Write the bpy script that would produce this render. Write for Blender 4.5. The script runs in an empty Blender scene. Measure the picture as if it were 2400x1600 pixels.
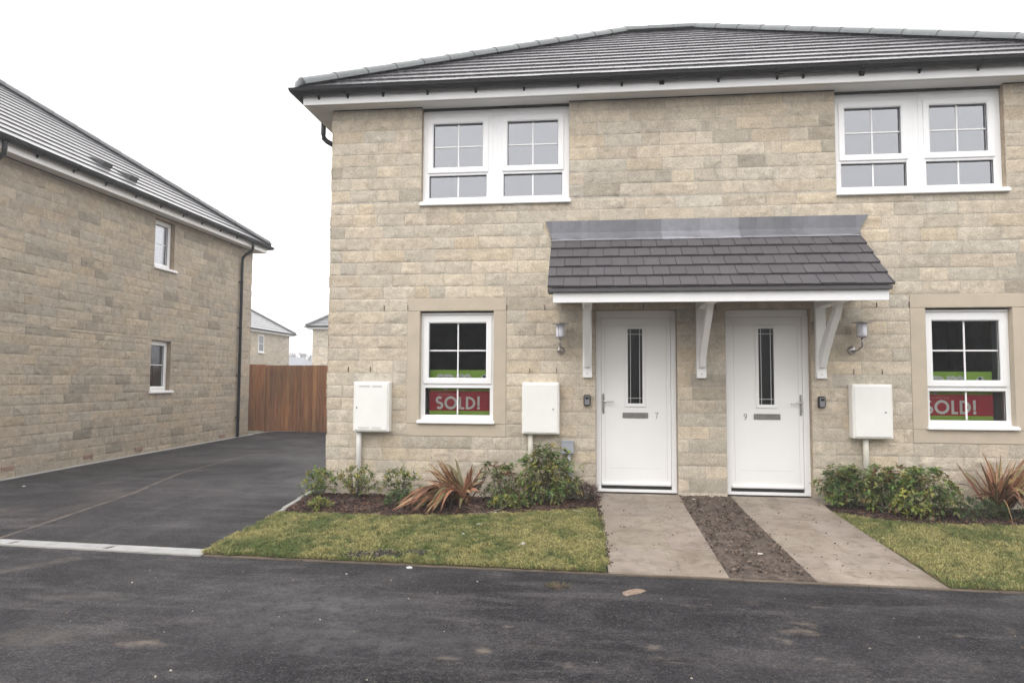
import bpy, math, random
from mathutils import Vector, Matrix, noise
C = bpy.context.scene.collection
PI = math.pi
sin, cos, rad = math.sin, math.cos, math.radians
rnd = random.Random(7)

# ------------------------------------------------------------------ helpers
class MB:
    """collects verts / faces / per-vertex colour and links them as one mesh"""
    def __init__(s, M=None):
        s.v = []; s.f = []; s.c = []; s.M = M; s.mi = []; s.m = 0
    def vert(s, p, c=(1, 1, 1)):
        if s.M: p = s.M(*p)
        s.v.append(tuple(p)); s.c.append(c); return len(s.v) - 1
    def face(s, idx):
        s.f.append(tuple(idx)); s.mi.append(s.m)
    def poly(s, pts, c=(1, 1, 1)):
        s.face([s.vert(p, c) for p in pts])
    def box(s, x0, x1, y0, y1, z0, z1, c=(1, 1, 1), bv=0.0):
        if x0 > x1: x0, x1 = x1, x0
        if y0 > y1: y0, y1 = y1, y0
        if z0 > z1: z0, z1 = z1, z0
        b = min(bv, (x1-x0)*.4, (y1-y0)*.4, (z1-z0)*.4)
        if b <= 0:
            i = [s.vert(p, c) for p in ((x0,y0,z0),(x1,y0,z0),(x1,y1,z0),(x0,y1,z0),(x0,y0,z1),(x1,y0,z1),(x1,y1,z1),(x0,y1,z1))]
            for q in ((0,3,2,1),(4,5,6,7),(0,1,5,4),(1,2,6,5),(2,3,7,6),(3,0,4,7)): s.face([i[k] for k in q])
            return
        X = (x0, x1); Y = (y0, y1); Z = (z0, z1); V = {}
        for a in (0, 1):
            for d in (0, 1):
                for e in (0, 1):
                    sx = 1 if a == 0 else -1; sy = 1 if d == 0 else -1; sz = 1 if e == 0 else -1
                    V[a,d,e,'x'] = s.vert((X[a], Y[d]+sy*b, Z[e]+sz*b), c)
                    V[a,d,e,'y'] = s.vert((X[a]+sx*b, Y[d], Z[e]+sz*b), c)
                    V[a,d,e,'z'] = s.vert((X[a]+sx*b, Y[d]+sy*b, Z[e]), c)
        for a in (0, 1):
            s.face([V[a,0,0,'x'], V[a,1,0,'x'], V[a,1,1,'x'], V[a,0,1,'x']])
            s.face([V[0,a,0,'y'], V[1,a,0,'y'], V[1,a,1,'y'], V[0,a,1,'y']])
            s.face([V[0,0,a,'z'], V[1,0,a,'z'], V[1,1,a,'z'], V[0,1,a,'z']])
        for a in (0, 1):
            for d in (0, 1):
                s.face([V[a,d,0,'x'], V[a,d,0,'y'], V[a,d,1,'y'], V[a,d,1,'x']])
                s.face([V[a,0,d,'x'], V[a,0,d,'z'], V[a,1,d,'z'], V[a,1,d,'x']])
                s.face([V[0,a,d,'y'], V[0,a,d,'z'], V[1,a,d,'z'], V[1,a,d,'y']])
                for e in (0, 1): s.face([V[a,d,e,'x'], V[a,d,e,'y'], V[a,d,e,'z']])
    def tube(s, pts, r, n=10, c=(1, 1, 1), cap=True):
        pts = [Vector(p) for p in pts]
        rs = r if isinstance(r, (list, tuple)) else [r]*len(pts)
        rings = []; up = Vector((0, 0, 1))
        for i, p in enumerate(pts):
            t = (pts[min(i+1, len(pts)-1)] - pts[max(i-1, 0)]).normalized()
            a = t.cross(up)
            if a.length < .05: a = t.cross(Vector((0, 1, 0)))
            a.normalize(); b = t.cross(a).normalized()
            rings.append([s.vert(p + (a*cos(2*PI*k/n) + b*sin(2*PI*k/n))*rs[i], c) for k in range(n)])
        for i in range(len(rings)-1):
            for k in range(n):
                s.face((rings[i][k], rings[i][(k+1) % n], rings[i+1][(k+1) % n], rings[i+1][k]))
        if cap:
            s.face(rings[0][::-1]); s.face(rings[-1])
    def lathe(s, cx, cy, prof, n=24, c=(1, 1, 1)):
        """profile of (r,z), around a vertical axis"""
        rings = [[s.vert((cx + r*cos(2*PI*k/n), cy + r*sin(2*PI*k/n), z), c) for k in range(n)] for r, z in prof]
        for i in range(len(rings)-1):
            for k in range(n): s.face((rings[i][k], rings[i][(k+1) % n], rings[i+1][(k+1) % n], rings[i+1][k]))
        s.face(rings[0][::-1]); s.face(rings[-1])
    def prism(s, prof, x0, x1, c=(1, 1, 1)):
        """profile of (y,z) extruded along x"""
        a = [s.vert((x0, y, z), c) for y, z in prof]; b = [s.vert((x1, y, z), c) for y, z in prof]
        s.face(a[::-1]); s.face(b); n = len(prof)
        for k in range(n): s.face((a[k], a[(k+1) % n], b[(k+1) % n], b[k]))
    def ring(s, o, i, d0, d1, bv, c=(1, 1, 1)):
        """window member: o,i = (u0,z0,u1,z1) outer / inner; front at d0 back at d1; inner edge sloped by bv"""
        def loop(r, d, e=0.0):
            return [s.vert(p, c) for p in ((r[0]-e, d, r[1]-e), (r[2]+e, d, r[1]-e), (r[2]+e, d, r[3]+e), (r[0]-e, d, r[3]+e))]
        L = [loop(o, d1), loop(o, d0+.003), loop(o, d0, -.003), loop(i, d0, bv), loop(i, d0+bv*.7), loop(i, d1)]
        for a, b in zip(L[:-1], L[1:]):
            for k in range(4): s.face((a[k], a[(k+1) % 4], b[(k+1) % 4], b[k]))
    def build(s, name, mat=None, parent=None, smooth=False, loc=None):
        me = bpy.data.meshes.new(name)
        if loc is not None:
            lx, ly, lz = loc; vs = [(x-lx, y-ly, z-lz) for x, y, z in s.v]
        else: vs = s.v
        me.from_pydata(vs, [], s.f); me.validate(); me.update()
        if len(me.vertices) == len(s.c):
            at = me.color_attributes.new('Col', 'FLOAT_COLOR', 'POINT')
            at.data.foreach_set('color', [k for c in s.c for k in (c[0], c[1], c[2], 1.0)])
        o = bpy.data.objects.new(name, me); C.objects.link(o)
        if mat is not None:
            for m in (mat if isinstance(mat, (list, tuple)) else [mat]): me.materials.append(m)
            if isinstance(mat, (list, tuple)) and len(me.polygons) == len(s.mi): me.polygons.foreach_set('material_index', s.mi)
        if smooth: me.shade_smooth()
        if parent is not None:
            o.parent = parent
            po = Vector((0, 0, 0)); q = parent
            while q is not None: po += q.location; q = q.parent
            o.location = -po
            if loc is not None: o.location += Vector(loc)
        elif loc is not None: o.location = loc
        return o

def tag(o, label=None, cat=None, group=None, kind=None):
    if label: o['label'] = label
    if cat: o['category'] = cat
    if group: o['group'] = group
    if kind: o['kind'] = kind
    return o
def thing(name, label, cat, loc=(0, 0, 0), group=None):
    o = bpy.data.objects.new(name, None); C.objects.link(o); o.location = loc
    o.empty_display_size = .2
    return tag(o, label, cat, group)
def copy_tree(o, dloc=None, parent=None, label=None):
    c = o.copy(); C.objects.link(c)
    if parent is not None: c.parent = parent
    if dloc: c.location = Vector(o.location) + Vector(dloc)
    if label: c['label'] = label
    for ch in list(o.children): copy_tree(ch, None, c)
    return c

# ------------------------------------------------------------------ materials
def newmat(name):
    m = bpy.data.materials.new(name); m.use_nodes = True
    nt = m.node_tree; nt.nodes.clear()
    out = nt.nodes.new('ShaderNodeOutputMaterial'); b = nt.nodes.new('ShaderNodeBsdfPrincipled')
    nt.links.new(b.outputs[0], out.inputs[0])
    return m, nt, b, out
def N(nt, t, **kw):
    n = nt.nodes.new(t)
    for k, v in kw.items(): setattr(n, k, v)
    return n
def nz(nt, scale, detail=4, rough=.55, vec=None, dist=0):
    n = N(nt, 'ShaderNodeTexNoise'); n.inputs['Scale'].default_value = scale
    n.inputs['Detail'].default_value = detail; n.inputs['Roughness'].default_value = rough; n.inputs['Distortion'].default_value = dist
    if vec is not None: nt.links.new(vec, n.inputs['Vector'])
    return n
def mr(nt, src, a, b, c, d):
    n = N(nt, 'ShaderNodeMapRange'); nt.links.new(src, n.inputs[0])
    for i, v in enumerate((a, b, c, d)): n.inputs[i+1].default_value = v
    return n.outputs[0]
def mixc(nt, fac, a, b, mode='MIX'):
    n = N(nt, 'ShaderNodeMix', data_type='RGBA', blend_type=mode)
    for sock, v in ((n.inputs[0], fac), (n.inputs[6], a), (n.inputs[7], b)):
        if hasattr(v, 'is_linked') or hasattr(v, 'links'): nt.links.new(v, sock)
        elif isinstance(v, (int, float)): sock.default_value = v
        else: sock.default_value = (*v, 1)
    return n.outputs[2]
def mth(nt, op, a, b=None):
    n = N(nt, 'ShaderNodeMath', operation=op)
    for i, v in enumerate((a, b)):
        if v is None: continue
        if hasattr(v, 'links'): nt.links.new(v, n.inputs[i])
        else: n.inputs[i].default_value = v
    return n.outputs[0]
def bump(nt, b, h, strength, dist):
    n = N(nt, 'ShaderNodeBump'); n.inputs['Strength'].default_value = strength; n.inputs['Distance'].default_value = dist
    nt.links.new(h, n.inputs['Height'])
    if b is not None: nt.links.new(n.outputs[0], b.inputs['Normal'])
    return n
def pos(nt): return N(nt, 'ShaderNodeNewGeometry').outputs['Position']

def simple(name, col, rough=.5, var=.08, vs=4., bs=60., bstr=.15, bd=.002, metal=0., spec=.5, attr=False, vcol=None):
    """plain surface with a little mottling and a fine bump"""
    m, nt, b, _ = newmat(name); P = pos(nt)
    n1 = nz(nt, vs, 5, .6, P)
    lo = tuple(c*(1-var) for c in col); hi = vcol or tuple(min(1, c*(1+var)) for c in col)
    base = mixc(nt, mr(nt, n1.outputs[0], .3, .7, 0, 1), lo, hi)
    if attr:
        a = N(nt, 'ShaderNodeAttribute', attribute_name='Col'); base = mixc(nt, 1.0, base, a.outputs['Color'], 'MULTIPLY')
    nt.links.new(base, b.inputs['Base Color'])
    b.inputs['Metallic'].default_value = metal; b.inputs['Specular IOR Level'].default_value = spec
    n2 = nz(nt, bs, 3, .6, P)
    nt.links.new(mr(nt, n1.outputs[0], .3, .7, rough*.88, min(1, rough*1.1)), b.inputs['Roughness'])
    if bstr: bump(nt, b, n2.outputs[0], bstr, bd)
    return m

def stone_mat(name, tint=(1, 1, 1)):
    m, nt, b, _ = newmat(name); P = pos(nt)
    a = N(nt, 'ShaderNodeAttribute', attribute_name='Col')
    n1 = nz(nt, 9, 6, .65, P, .6); n2 = nz(nt, 60, 4, .7, P); mp_ = N(nt, 'ShaderNodeMapping'); mp_.inputs['Scale'].default_value = (.6, .6, 1.6); nt.links.new(P, mp_.inputs[0]); n3 = nz(nt, 1.1, 5, .65, mp_.outputs[0])
    ramp = mixc(nt, mr(nt, n1.outputs[0], .3, .7, 0, 1), (.80, .785, .77), (1.15, 1.145, 1.14))
    c = mixc(nt, 1., a.outputs['Color'], ramp, 'MULTIPLY')
    sp = mixc(nt, mr(nt, n2.outputs[0], .34, .66, 0, 1), (.80, .79, .78), (1.17, 1.17, 1.17))
    c = mixc(nt, 1., c, sp, 'MULTIPLY')
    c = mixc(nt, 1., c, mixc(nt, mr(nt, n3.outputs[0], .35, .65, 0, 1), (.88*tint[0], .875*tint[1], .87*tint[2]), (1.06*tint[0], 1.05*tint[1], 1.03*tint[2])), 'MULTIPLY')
    # rusty and greenish mineral stains
    n4 = nz(nt, 3.3, 5, .7, P)
    c = mixc(nt, mr(nt, n4.outputs[0], .62, .78, 0, .26), c, (.40, .27, .14))
    n5 = nz(nt, 2.3, 5, .7, N_off(nt, P, 31))
    c = mixc(nt, mr(nt, n5.outputs[0], .62, .80, 0, .30), c, (.27, .26, .19))
    nt.links.new(c, b.inputs['Base Color']); b.inputs['Roughness'].default_value = .88
    b.inputs['Specular IOR Level'].default_value = .25
    h = mth(nt, 'ADD', mth(nt, 'MULTIPLY', nz(nt, 26, 6, .7, P, .8).outputs[0], 1.), mth(nt, 'MULTIPLY', n2.outputs[0], .35))
    bump(nt, b, h, .85, .011)
    return m
def N_off(nt, P, k):
    n = N(nt, 'ShaderNodeVectorMath', operation='ADD'); nt.links.new(P, n.inputs[0]); n.inputs[1].default_value = (k, k*.7, k*.3)
    return n.outputs[0]

def tarmac_mat(name, blobs=(), lines=(), base=(.017, .0168, .019), streak=0):
    m, nt, b, _ = newmat(name); P = pos(nt)
    big = nz(nt, .45, 5, .6, P, .4); mid = nz(nt, 2.2, 5, .65, P); fine = nz(nt, 62, 3, .85, P); sp = N(nt, 'ShaderNodeTexVoronoi'); sp.inputs['Scale'].default_value = 130
    nt.links.new(P, sp.inputs['Vector'])
    c = mixc(nt, mr(nt, big.outputs[0], .35, .65, 0, 1), tuple(k*.78 for k in base), tuple(k*1.35 for k in base))
    c = mixc(nt, mr(nt, mid.outputs[0], .48, .72, 0, .45), c, (.072, .069, .070))
    grit = nz(nt, 30, 5, .8, P); c = mixc(nt, 1., c, mixc(nt, mr(nt, grit.outputs[0], .36, .64, 0, 1), (.55, .54, .55), (1.5, 1.48, 1.5)), 'MULTIPLY')
    mps = N(nt, 'ShaderNodeMapping'); mps.inputs['Scale'].default_value = (.7, 3.2, 1); mps.inputs['Rotation'].default_value = (0, 0, .12); nt.links.new(P, mps.inputs[0])
    sm = nz(nt, 1.3, 6, .7, mps.outputs[0], .5); c = mixc(nt, mr(nt, sm.outputs[0], .52, .70, 0, .60), c, (.085, .081, .082)); c = mixc(nt, mr(nt, sm.outputs[0], .30, .46, .55, 0), c, (.014, .014, .015))
    c = mixc(nt, 1., c, mixc(nt, mr(nt, fine.outputs[0], .3, .7, 0, 1), (.22, .21, .23), (2.3, 2.25, 2.3)), 'MULTIPLY')
    sc = N(nt, 'ShaderNodeTexWhiteNoise', noise_dimensions='3D'); nt.links.new(sp.outputs['Position'], sc.inputs['Vector'])
    c = mixc(nt, mr(nt, sc.outputs['Value'], .90, 1.0, 0, .55), c, (.16, .145, .13))
    dn = nz(nt, 7, 6, .75, P); dn2 = nz(nt, 2.6, 4, .6, P)
    def addmask(c, mask, col, st):
        mk = mth(nt, 'MULTIPLY', mask, mr(nt, dn.outputs[0], .38, .62, .15, 1.0))
        return mixc(nt, mth(nt, 'MULTIPLY', mk, st), c, col)
    warp = N(nt, 'ShaderNodeVectorMath', operation='SCALE'); warp.inputs['Scale'].default_value = .35
    wsub = N(nt, 'ShaderNodeVectorMath', operation='SUBTRACT'); nt.links.new(dn2.outputs['Color'], wsub.inputs[0]); wsub.inputs[1].default_value = (.5, .5, .5)
    nt.links.new(wsub.outputs[0], warp.inputs[0])
    wp = N(nt, 'ShaderNodeVectorMath', operation='ADD'); nt.links.new(P, wp.inputs[0]); nt.links.new(warp.outputs[0], wp.inputs[1])
    for (x, y, rx, ry, st, col) in blobs:
        s = N(nt, 'ShaderNodeVectorMath', operation='SUBTRACT'); nt.links.new(wp.outputs[0], s.inputs[0]); s.inputs[1].default_value = (x, y, 0)
        k = N(nt, 'ShaderNodeVectorMath', operation='MULTIPLY'); nt.links.new(s.outputs[0], k.inputs[0]); k.inputs[1].default_value = (1/rx, 1/ry, 0)
        l = N(nt, 'ShaderNodeVectorMath', operation='LENGTH'); nt.links.new(k.outputs[0], l.inputs[0])
        c = addmask(c, mr(nt, l.outputs['Value'], .25, 1., 1, 0), col, st)
    sep = N(nt, 'ShaderNodeSeparateXYZ'); nt.links.new(P, sep.inputs[0])
    for (x0, y0, x1, y1, w, st, col) in lines:
        L = math.hypot(x1-x0, y1-y0); tx, ty = (x1-x0)/L, (y1-y0)/L
        # signed distance and along coordinate
        d = mth(nt, 'ABSOLUTE', mth(nt, 'ADD', mth(nt, 'ADD', mth(nt, 'MULTIPLY', sep.outputs[0], -ty), mth(nt, 'MULTIPLY', sep.outputs[1], tx)), x0*ty - y0*tx))
        a = mth(nt, 'ADD', mth(nt, 'ADD', mth(nt, 'MULTIPLY', sep.outputs[0], tx), mth(nt, 'MULTIPLY', sep.outputs[1], ty)), -(x0*tx + y0*ty))
        inside = mth(nt, 'MULTIPLY', mr(nt, a, -.02, 0., 0, 1), mr(nt, a, L, L+.02, 1, 0))
        c = addmask(c, mth(nt, 'MULTIPLY', mr(nt, d, w*.4, w, 1, 0), inside), col, st)
    nt.links.new(c, b.inputs['Base Color'])
    nt.links.new(mr(nt, big.outputs[0], .38, .62, .82, .52), b.inputs['Roughness'])
    b.inputs['Specular IOR Level'].default_value = .22
    h = mth(nt, 'ADD', sp.outputs['Distance'], mth(nt, 'MULTIPLY', fine.outputs[0], .6))
    bump(nt, b, h, .8, .008)
    return m

def glass_mat(name, tint, ior=1.55, rough=.0, boost=1.0):
    m = bpy.data.materials.new(name); m.use_nodes = True; nt = m.node_tree; nt.nodes.clear()
    out = N(nt, 'ShaderNodeOutputMaterial'); mx = N(nt, 'ShaderNodeMixShader')
    tr = N(nt, 'ShaderNodeBsdfTransparent'); tr.inputs[0].default_value = (*tint, 1)
    gl = N(nt, 'ShaderNodeBsdfGlossy'); gl.inputs['Roughness'].default_value = rough; gl.inputs[0].default_value = (.92, .94, 1, 1)
    fr = N(nt, 'ShaderNodeFresnel'); fr.inputs[0].default_value = ior
    n = nz(nt, 1.5, 2, .5, pos(nt)); bp = N(nt, 'ShaderNodeBump'); bp.inputs['Strength'].default_value = .08; bp.inputs['Distance'].default_value = .01
    nt.links.new(n.outputs[0], bp.inputs['Height']); nt.links.new(bp.outputs[0], gl.inputs['Normal'])
    nt.links.new(mth(nt, 'MULTIPLY', fr.outputs[0], boost), mx.inputs[0])
    nt.links.new(tr.outputs[0], mx.inputs[1]); nt.links.new(gl.outputs[0], mx.inputs[2]); nt.links.new(mx.outputs[0], out.inputs[0])
    return m

def leaf_mat(name, rough=.5, trans=.25):
    m, nt, b, out = newmat(name)
    a = N(nt, 'ShaderNodeAttribute', attribute_name='Col'); n = nz(nt, 30, 3, .6, pos(nt))
    c = mixc(nt, 1., a.outputs['Color'], mixc(nt, mr(nt, n.outputs[0], .3, .7, 0, 1), (.75, .75, .75), (1.25, 1.25, 1.25)), 'MULTIPLY')
    nt.links.new(c, b.inputs['Base Color']); b.inputs['Roughness'].default_value = rough; b.inputs['Specular IOR Level'].default_value = .35
    t = N(nt, 'ShaderNodeBsdfTranslucent'); nt.links.new(c, t.inputs[0])
    mx = N(nt, 'ShaderNodeMixShader'); mx.inputs[0].default_value = trans
    nt.links.new(b.outputs[0], mx.inputs[1]); nt.links.new(t.outputs[0], mx.inputs[2]); nt.links.new(mx.outputs[0], out.inputs[0])
    return m

def roof_mat(name, col, rough=.42, wet=0.):
    m, nt, b, _ = newmat(name); P = pos(nt)
    a = N(nt, 'ShaderNodeAttribute', attribute_name='Col')
    n1 = nz(nt, 14, 5, .7, P); n2 = nz(nt, 160, 3, .7, P)
    c = mixc(nt, 1., a.outputs['Color'], mixc(nt, mr(nt, n1.outputs[0], .3, .7, 0, 1), tuple(k*.85 for k in col), tuple(k*1.18 for k in col)), 'MULTIPLY')
    nt.links.new(c, b.inputs['Base Color']); nt.links.new(mr(nt, n1.outputs[0], .3, .7, rough*.8, rough*1.2), b.inputs['Roughness'])
    bump(nt, b, n2.outputs[0], .12, .001)
    if wet: b.inputs['Coat Weight'].default_value = wet; b.inputs['Coat Roughness'].default_value = .26; b.inputs['Coat IOR'].default_value = 1.42
    return m

def wood_mat(name):
    m, nt, b, _ = newmat(name); P = pos(nt)
    mp = N(nt, 'ShaderNodeMapping'); mp.inputs['Scale'].default_value = (14, 14, 1.1); nt.links.new(P, mp.inputs[0])
    n1 = nz(nt, 1.6, 6, .7, mp.outputs[0], .5); n2 = nz(nt, .8, 3, .5, P)
    a = N(nt, 'ShaderNodeAttribute', attribute_name='Col')
    c = mixc(nt, mr(nt, n1.outputs[0], .3, .7, 0, 1), (.19, .082, .038), (.42, .21, .10))
    c = mixc(nt, 1., c, a.outputs['Color'], 'MULTIPLY')
    c = mixc(nt, 1., c, mixc(nt, mr(nt, n2.outputs[0], .35, .65, 0, 1), (.8, .84, .8), (1.15, 1.08, 1.)), 'MULTIPLY')
    nt.links.new(c, b.inputs['Base Color']); b.inputs['Roughness'].default_value = .72
    bump(nt, b, n1.outputs[0], .4, .004)
    return m

def soil_mat(name, a=(.045, .030, .021), b_=(.125, .088, .064)):
    m, nt, b, _ = newmat(name); P = pos(nt)
    n1 = nz(nt, 9, 8, .75, P, .3); n2 = nz(nt, 45, 5, .75, P)
    c = mixc(nt, mr(nt, n1.outputs[0], .35, .68, 0, 1), a, b_)
    c = mixc(nt, 1., c, mixc(nt, mr(nt, n2.outputs[0], .3, .7, 0, 1), (.6, .6, .6), (1.35, 1.35, 1.35)), 'MULTIPLY')
    nt.links.new(c, b.inputs['Base Color']); b.inputs['Roughness'].default_value = .85; b.inputs['Specular IOR Level'].default_value = .3
    bump(nt, b, mth(nt, 'ADD', n1.outputs[0], mth(nt, 'MULTIPLY', n2.outputs[0], .4)), .8, .02)
    return m

def path_mat(name):
    m, nt, b, _ = newmat(name); P = pos(nt)
    n1 = nz(nt, 2.4, 6, .65, P, .5); n2 = nz(nt, 22, 5, .75, P); n3 = nz(nt, 130, 3, .7, P); n4 = nz(nt, 7, 6, .75, N_off(nt, P, 9), .8)
    a = N(nt, 'ShaderNodeAttribute', attribute_name='Col')
    c = mixc(nt, mr(nt, n1.outputs[0], .32, .68, 0, 1), (.200, .160, .128), (.335, .285, .240))
    c = mixc(nt, 1., c, a.outputs['Color'], 'MULTIPLY')
    c = mixc(nt, mr(nt, n4.outputs[0], .48, .66, 0, .65), c, (.120, .092, .070))
    c = mixc(nt, mr(nt, n2.outputs[0], .64, .72, 0, .75), c, (.055, .042, .032))
    c = mixc(nt, 1., c, mixc(nt, mr(nt, n3.outputs[0], .3, .7, 0, 1), (.82, .82, .82), (1.18, 1.18, 1.18)), 'MULTIPLY')
    nt.links.new(c, b.inputs['Base Color']); nt.links.new(mr(nt, n1.outputs[0], .3, .7, .5, .75), b.inputs['Roughness'])
    bump(nt, b, mth(nt, 'ADD', n2.outputs[0], n3.outputs[0]), .3, .004)
    return m

M_STONE = stone_mat('stone_sandy')
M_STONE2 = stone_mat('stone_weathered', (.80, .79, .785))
M_ASHLAR = simple('smooth_sandstone', (.50, .43, .335), .85, .07, 5, 120, .25, .002)
M_UPVC = simple('white_upvc', (.88, .88, .885), .32, .015, 3, 20, .02, .001)
M_TRIM = simple('white_painted_board', (.88, .875, .87), .42, .03, 3, 40, .04, .001)
M_SOFF = simple('white_soffit', (.74, .73, .71), .5, .03, 3, 40, .03, .001)
M_DOOR = simple('white_composite_door', (.85, .845, .835), .38, .02, 2, 70, .06, .0008)
M_BLACK = simple('black_plastic', (.010, .010, .012), .5, .2, 5, 40, .05, .001, spec=.3)
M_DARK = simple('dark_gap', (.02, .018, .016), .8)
M_WEEP = simple('weep_slot', (.13, .10, .075), .9)
M_CREAM = simple('cream_meter_box', (.84, .83, .80), .45, .03, 4, 60, .06, .001)
M_PIPE = simple('cream_pipe', (.62, .60, .52), .5, .06, 6, 60, .05, .001)
M_GREYBOX = simple('grey_plastic', (.33, .35, .39), .5, .06, 8, 60, .05, .001)
M_STEEL = simple('brushed_steel', (.42, .40, .39), .33, .15, 30, 90, .05, .0005, metal=.9)
M_CHROME = simple('polished_chrome', (.70, .70, .70), .14, .05, 30, 90, .0, .0005, metal=1.)
M_CAME = simple('bright_came', (.50, .50, .50), .4, .05, metal=.3)
M_LEAD = roof_mat('lead_sheet', (.165, .168, .182), .55)
M_TILE = roof_mat('concrete_tile', (.085, .080, .088), .27, .55)
M_TILE2 = roof_mat('concrete_tile_far', (.105, .105, .112), .30, .5)
M_CTILE = roof_mat('slate_tile', (.080, .074, .080), .6)
M_HIP = roof_mat('hip_tile', (.12, .132, .136), .36, .4)
M_GLASS_UP = glass_mat('window_glass', (.86, .88, .9), 1.55, .02, 5.4)
M_GLASS_LO = glass_mat('window_glass_clear', (.86, .88, .88), 1.5, .0, 1.5)
M_GLASS_D = glass_mat('door_glass', (.5, .52, .52), 1.5, .15, 1.6)
M_OPAL = simple('opal_lamp_glass', (.72, .72, .78), .15, .02)
M_PLASTER = simple('white_plaster', (.62, .62, .60), .8, .03)
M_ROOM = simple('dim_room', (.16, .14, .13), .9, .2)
M_ROOMU = simple('upstairs_room', (.62, .62, .64), .9, .03)
M_BLIND = simple('white_voile', (.60, .61, .64), .9, .03)
M_RED = simple('red_board', (.55, .035, .055), .6, .08, 6, 60, 0)
M_LIME = simple('lime_board', (.44, .72, .09), .6, .05, 6, 60, 0)
M_WHITE = simple('white_lettering', (.92, .92, .88), .6, .03, 6, 60, 0)
M_PINKT = simple('faded_pink_lettering', (.75, .35, .35), .6, .03, 6, 60, 0)
M_NUM = simple('steel_numeral', (.22, .22, .22), .4, .1, metal=.5)
M_WOOD = wood_mat('stained_timber')
M_SOIL = soil_mat('soil')
M_SOIL2 = soil_mat('trodden_soil', (.058, .044, .036), (.160, .124, .102))
M_PATH = path_mat('concrete_path')
M_KERB = simple('pale_concrete', (.31, .30, .285), .75, .15, 7, 80, .3, .003)
M_DRAIN = simple('pale_drain_concrete', (.44, .44, .44), .6, .12, 7, 80, .2, .002)
M_LEAF = leaf_mat('leaf', .45, .25)
M_GRASS = leaf_mat('grass_blade', .6, .2)
M_PHOR = leaf_mat('phormium_leaf', .42, .12)
M_CHIP = leaf_mat('bark_chip', .85, 0.)
M_BARK = simple('bark', (.09, .07, .05), .9, .3)
M_BRICKV = simple('terracotta_vent', (.30, .20, .16), .85, .2, 12)

# ------------------------------------------------------------------ ground heights
def lerp(a, b, t): return a + (b-a)*t
def interp(x, xs, ys):
    if x <= xs[0]: return ys[0]
    for i in range(len(xs)-1):
        if x <= xs[i+1]: return lerp(ys[i], ys[i+1], (x-xs[i])/(xs[i+1]-xs[i]))
    return ys[-1]
def road_edge(x): return -2.365 - .03*x
def drive_z(y): return interp(y, (-2.1, .8, 3.3, 7.3, 12), (-.276, -.190, -.156, -.121, -.11))
def garden_z(x, y):
    e = road_edge(x); t = max(0, min(1, (y-e)/(-e)))
    return interp(t, (0, .12, .6, 1), (-.272, -.240, -.165, -.125))
def path_z(y): return interp(y, (-2.45, -.42, -.30, 0), (-.270, -.085, -.058, -.030))

# ------------------------------------------------------------------ setting
def sheet(name, x0, x1, y0, y1, z, mat, sx=1, sy=1, loc=None):
    b = MB()
    idx = [[b.vert((lerp(x0, x1, i/sx), lerp(y0, y1, j/sy), z)) for i in range(sx+1)] for j in range(sy+1)]
    for j in range(sy):
        for i in range(sx): b.face((idx[j][i], idx[j][i+1], idx[j+1][i+1], idx[j+1][i]))
    return tag(b.build(name, mat), kind='structure')
M_GROUND = soil_mat('far_ground', (.06, .06, .035), (.12, .11, .07))
sheet('ground', -240, 240, -200, 240, -.42, M_GROUND, 6, 6)
TAN = (.21, .170, .138); TAN2 = (.120, .104, .092); GR = (.115, .112, .118); DK = (.014, .014, .015)
M_ROAD = tarmac_mat('road_tarmac', blobs=[
    (-3.66, -3.38, .42, .14, .60, TAN2), (-3.39, -4.1, .34, .13, .60, TAN2), (-2.69, -4.11, .20, .07, .75, TAN), (-3.1, -4.02, .5, .10, .4, TAN2),
    (1.30, -3.34, .11, .055, .9, TAN), (1.22, -3.48, .13, .06, .75, TAN), (-.66, -3.95, .09, .05, .8, TAN), (-.85, -4.08, .12, .04, .6, TAN), (1.0, -2.95, .05, .08, .5, TAN2), (.62, -3.1, .12, .05, .5, TAN2),
    (2.0, -3.9, .10, .04, .55, TAN2), (.30, -3.9, .14, .05, .5, TAN2), (1.6, -4.2, .13, .05, .5, TAN2), (2.5, -3.3, .06, .04, .6, TAN2),
    (1.05, -3.62, .05, .03, .7, TAN), (1.22, -3.85, .06, .03, .8, TAN), (1.7, -3.55, .07, .03, .5, TAN2), (.27, -3.75, .07, .04, .7, TAN), (.42, -3.98, .16, .03, .6, TAN2), (-.55, -3.55, .05, .03, .6, TAN), (.75, -3.05, .04, .02, .7, TAN), (1.45, -3.0, .05, .02, .7, TAN), (2.1, -3.45, .05, .03, .7, TAN), (-.2, -4.1, .06, .03, .7, TAN),
    (-1.9, -3.35, .9, .42, .65, GR), (-1.5, -3.9, 1.1, .38, .55, GR), (-2.6, -3.05, .7, .25, .35, GR),
    (.8, -2.75, 1.6, .28, .45, DK), (2.2, -3.1, 1.0, .45, .4, DK), (-.3, -2.65, 1.2, .22, .35, DK), (-2.3, -4.35, .55, .12, .55, DK), (-1.7, -4.2, .4, .06, .5, DK)],
    lines=[(-5.6, -4.2, -4.43, -2.45, .11, .62, TAN2), (-4.6, -3.22, .4, -3.6, .05, .22, GR), (-4.0, -3.65, 1.4, -4.0, .04, .18, TAN2)])
sheet('road', -60, 60, -16, -1.9, -.28, M_ROAD, 4, 4)
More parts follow.
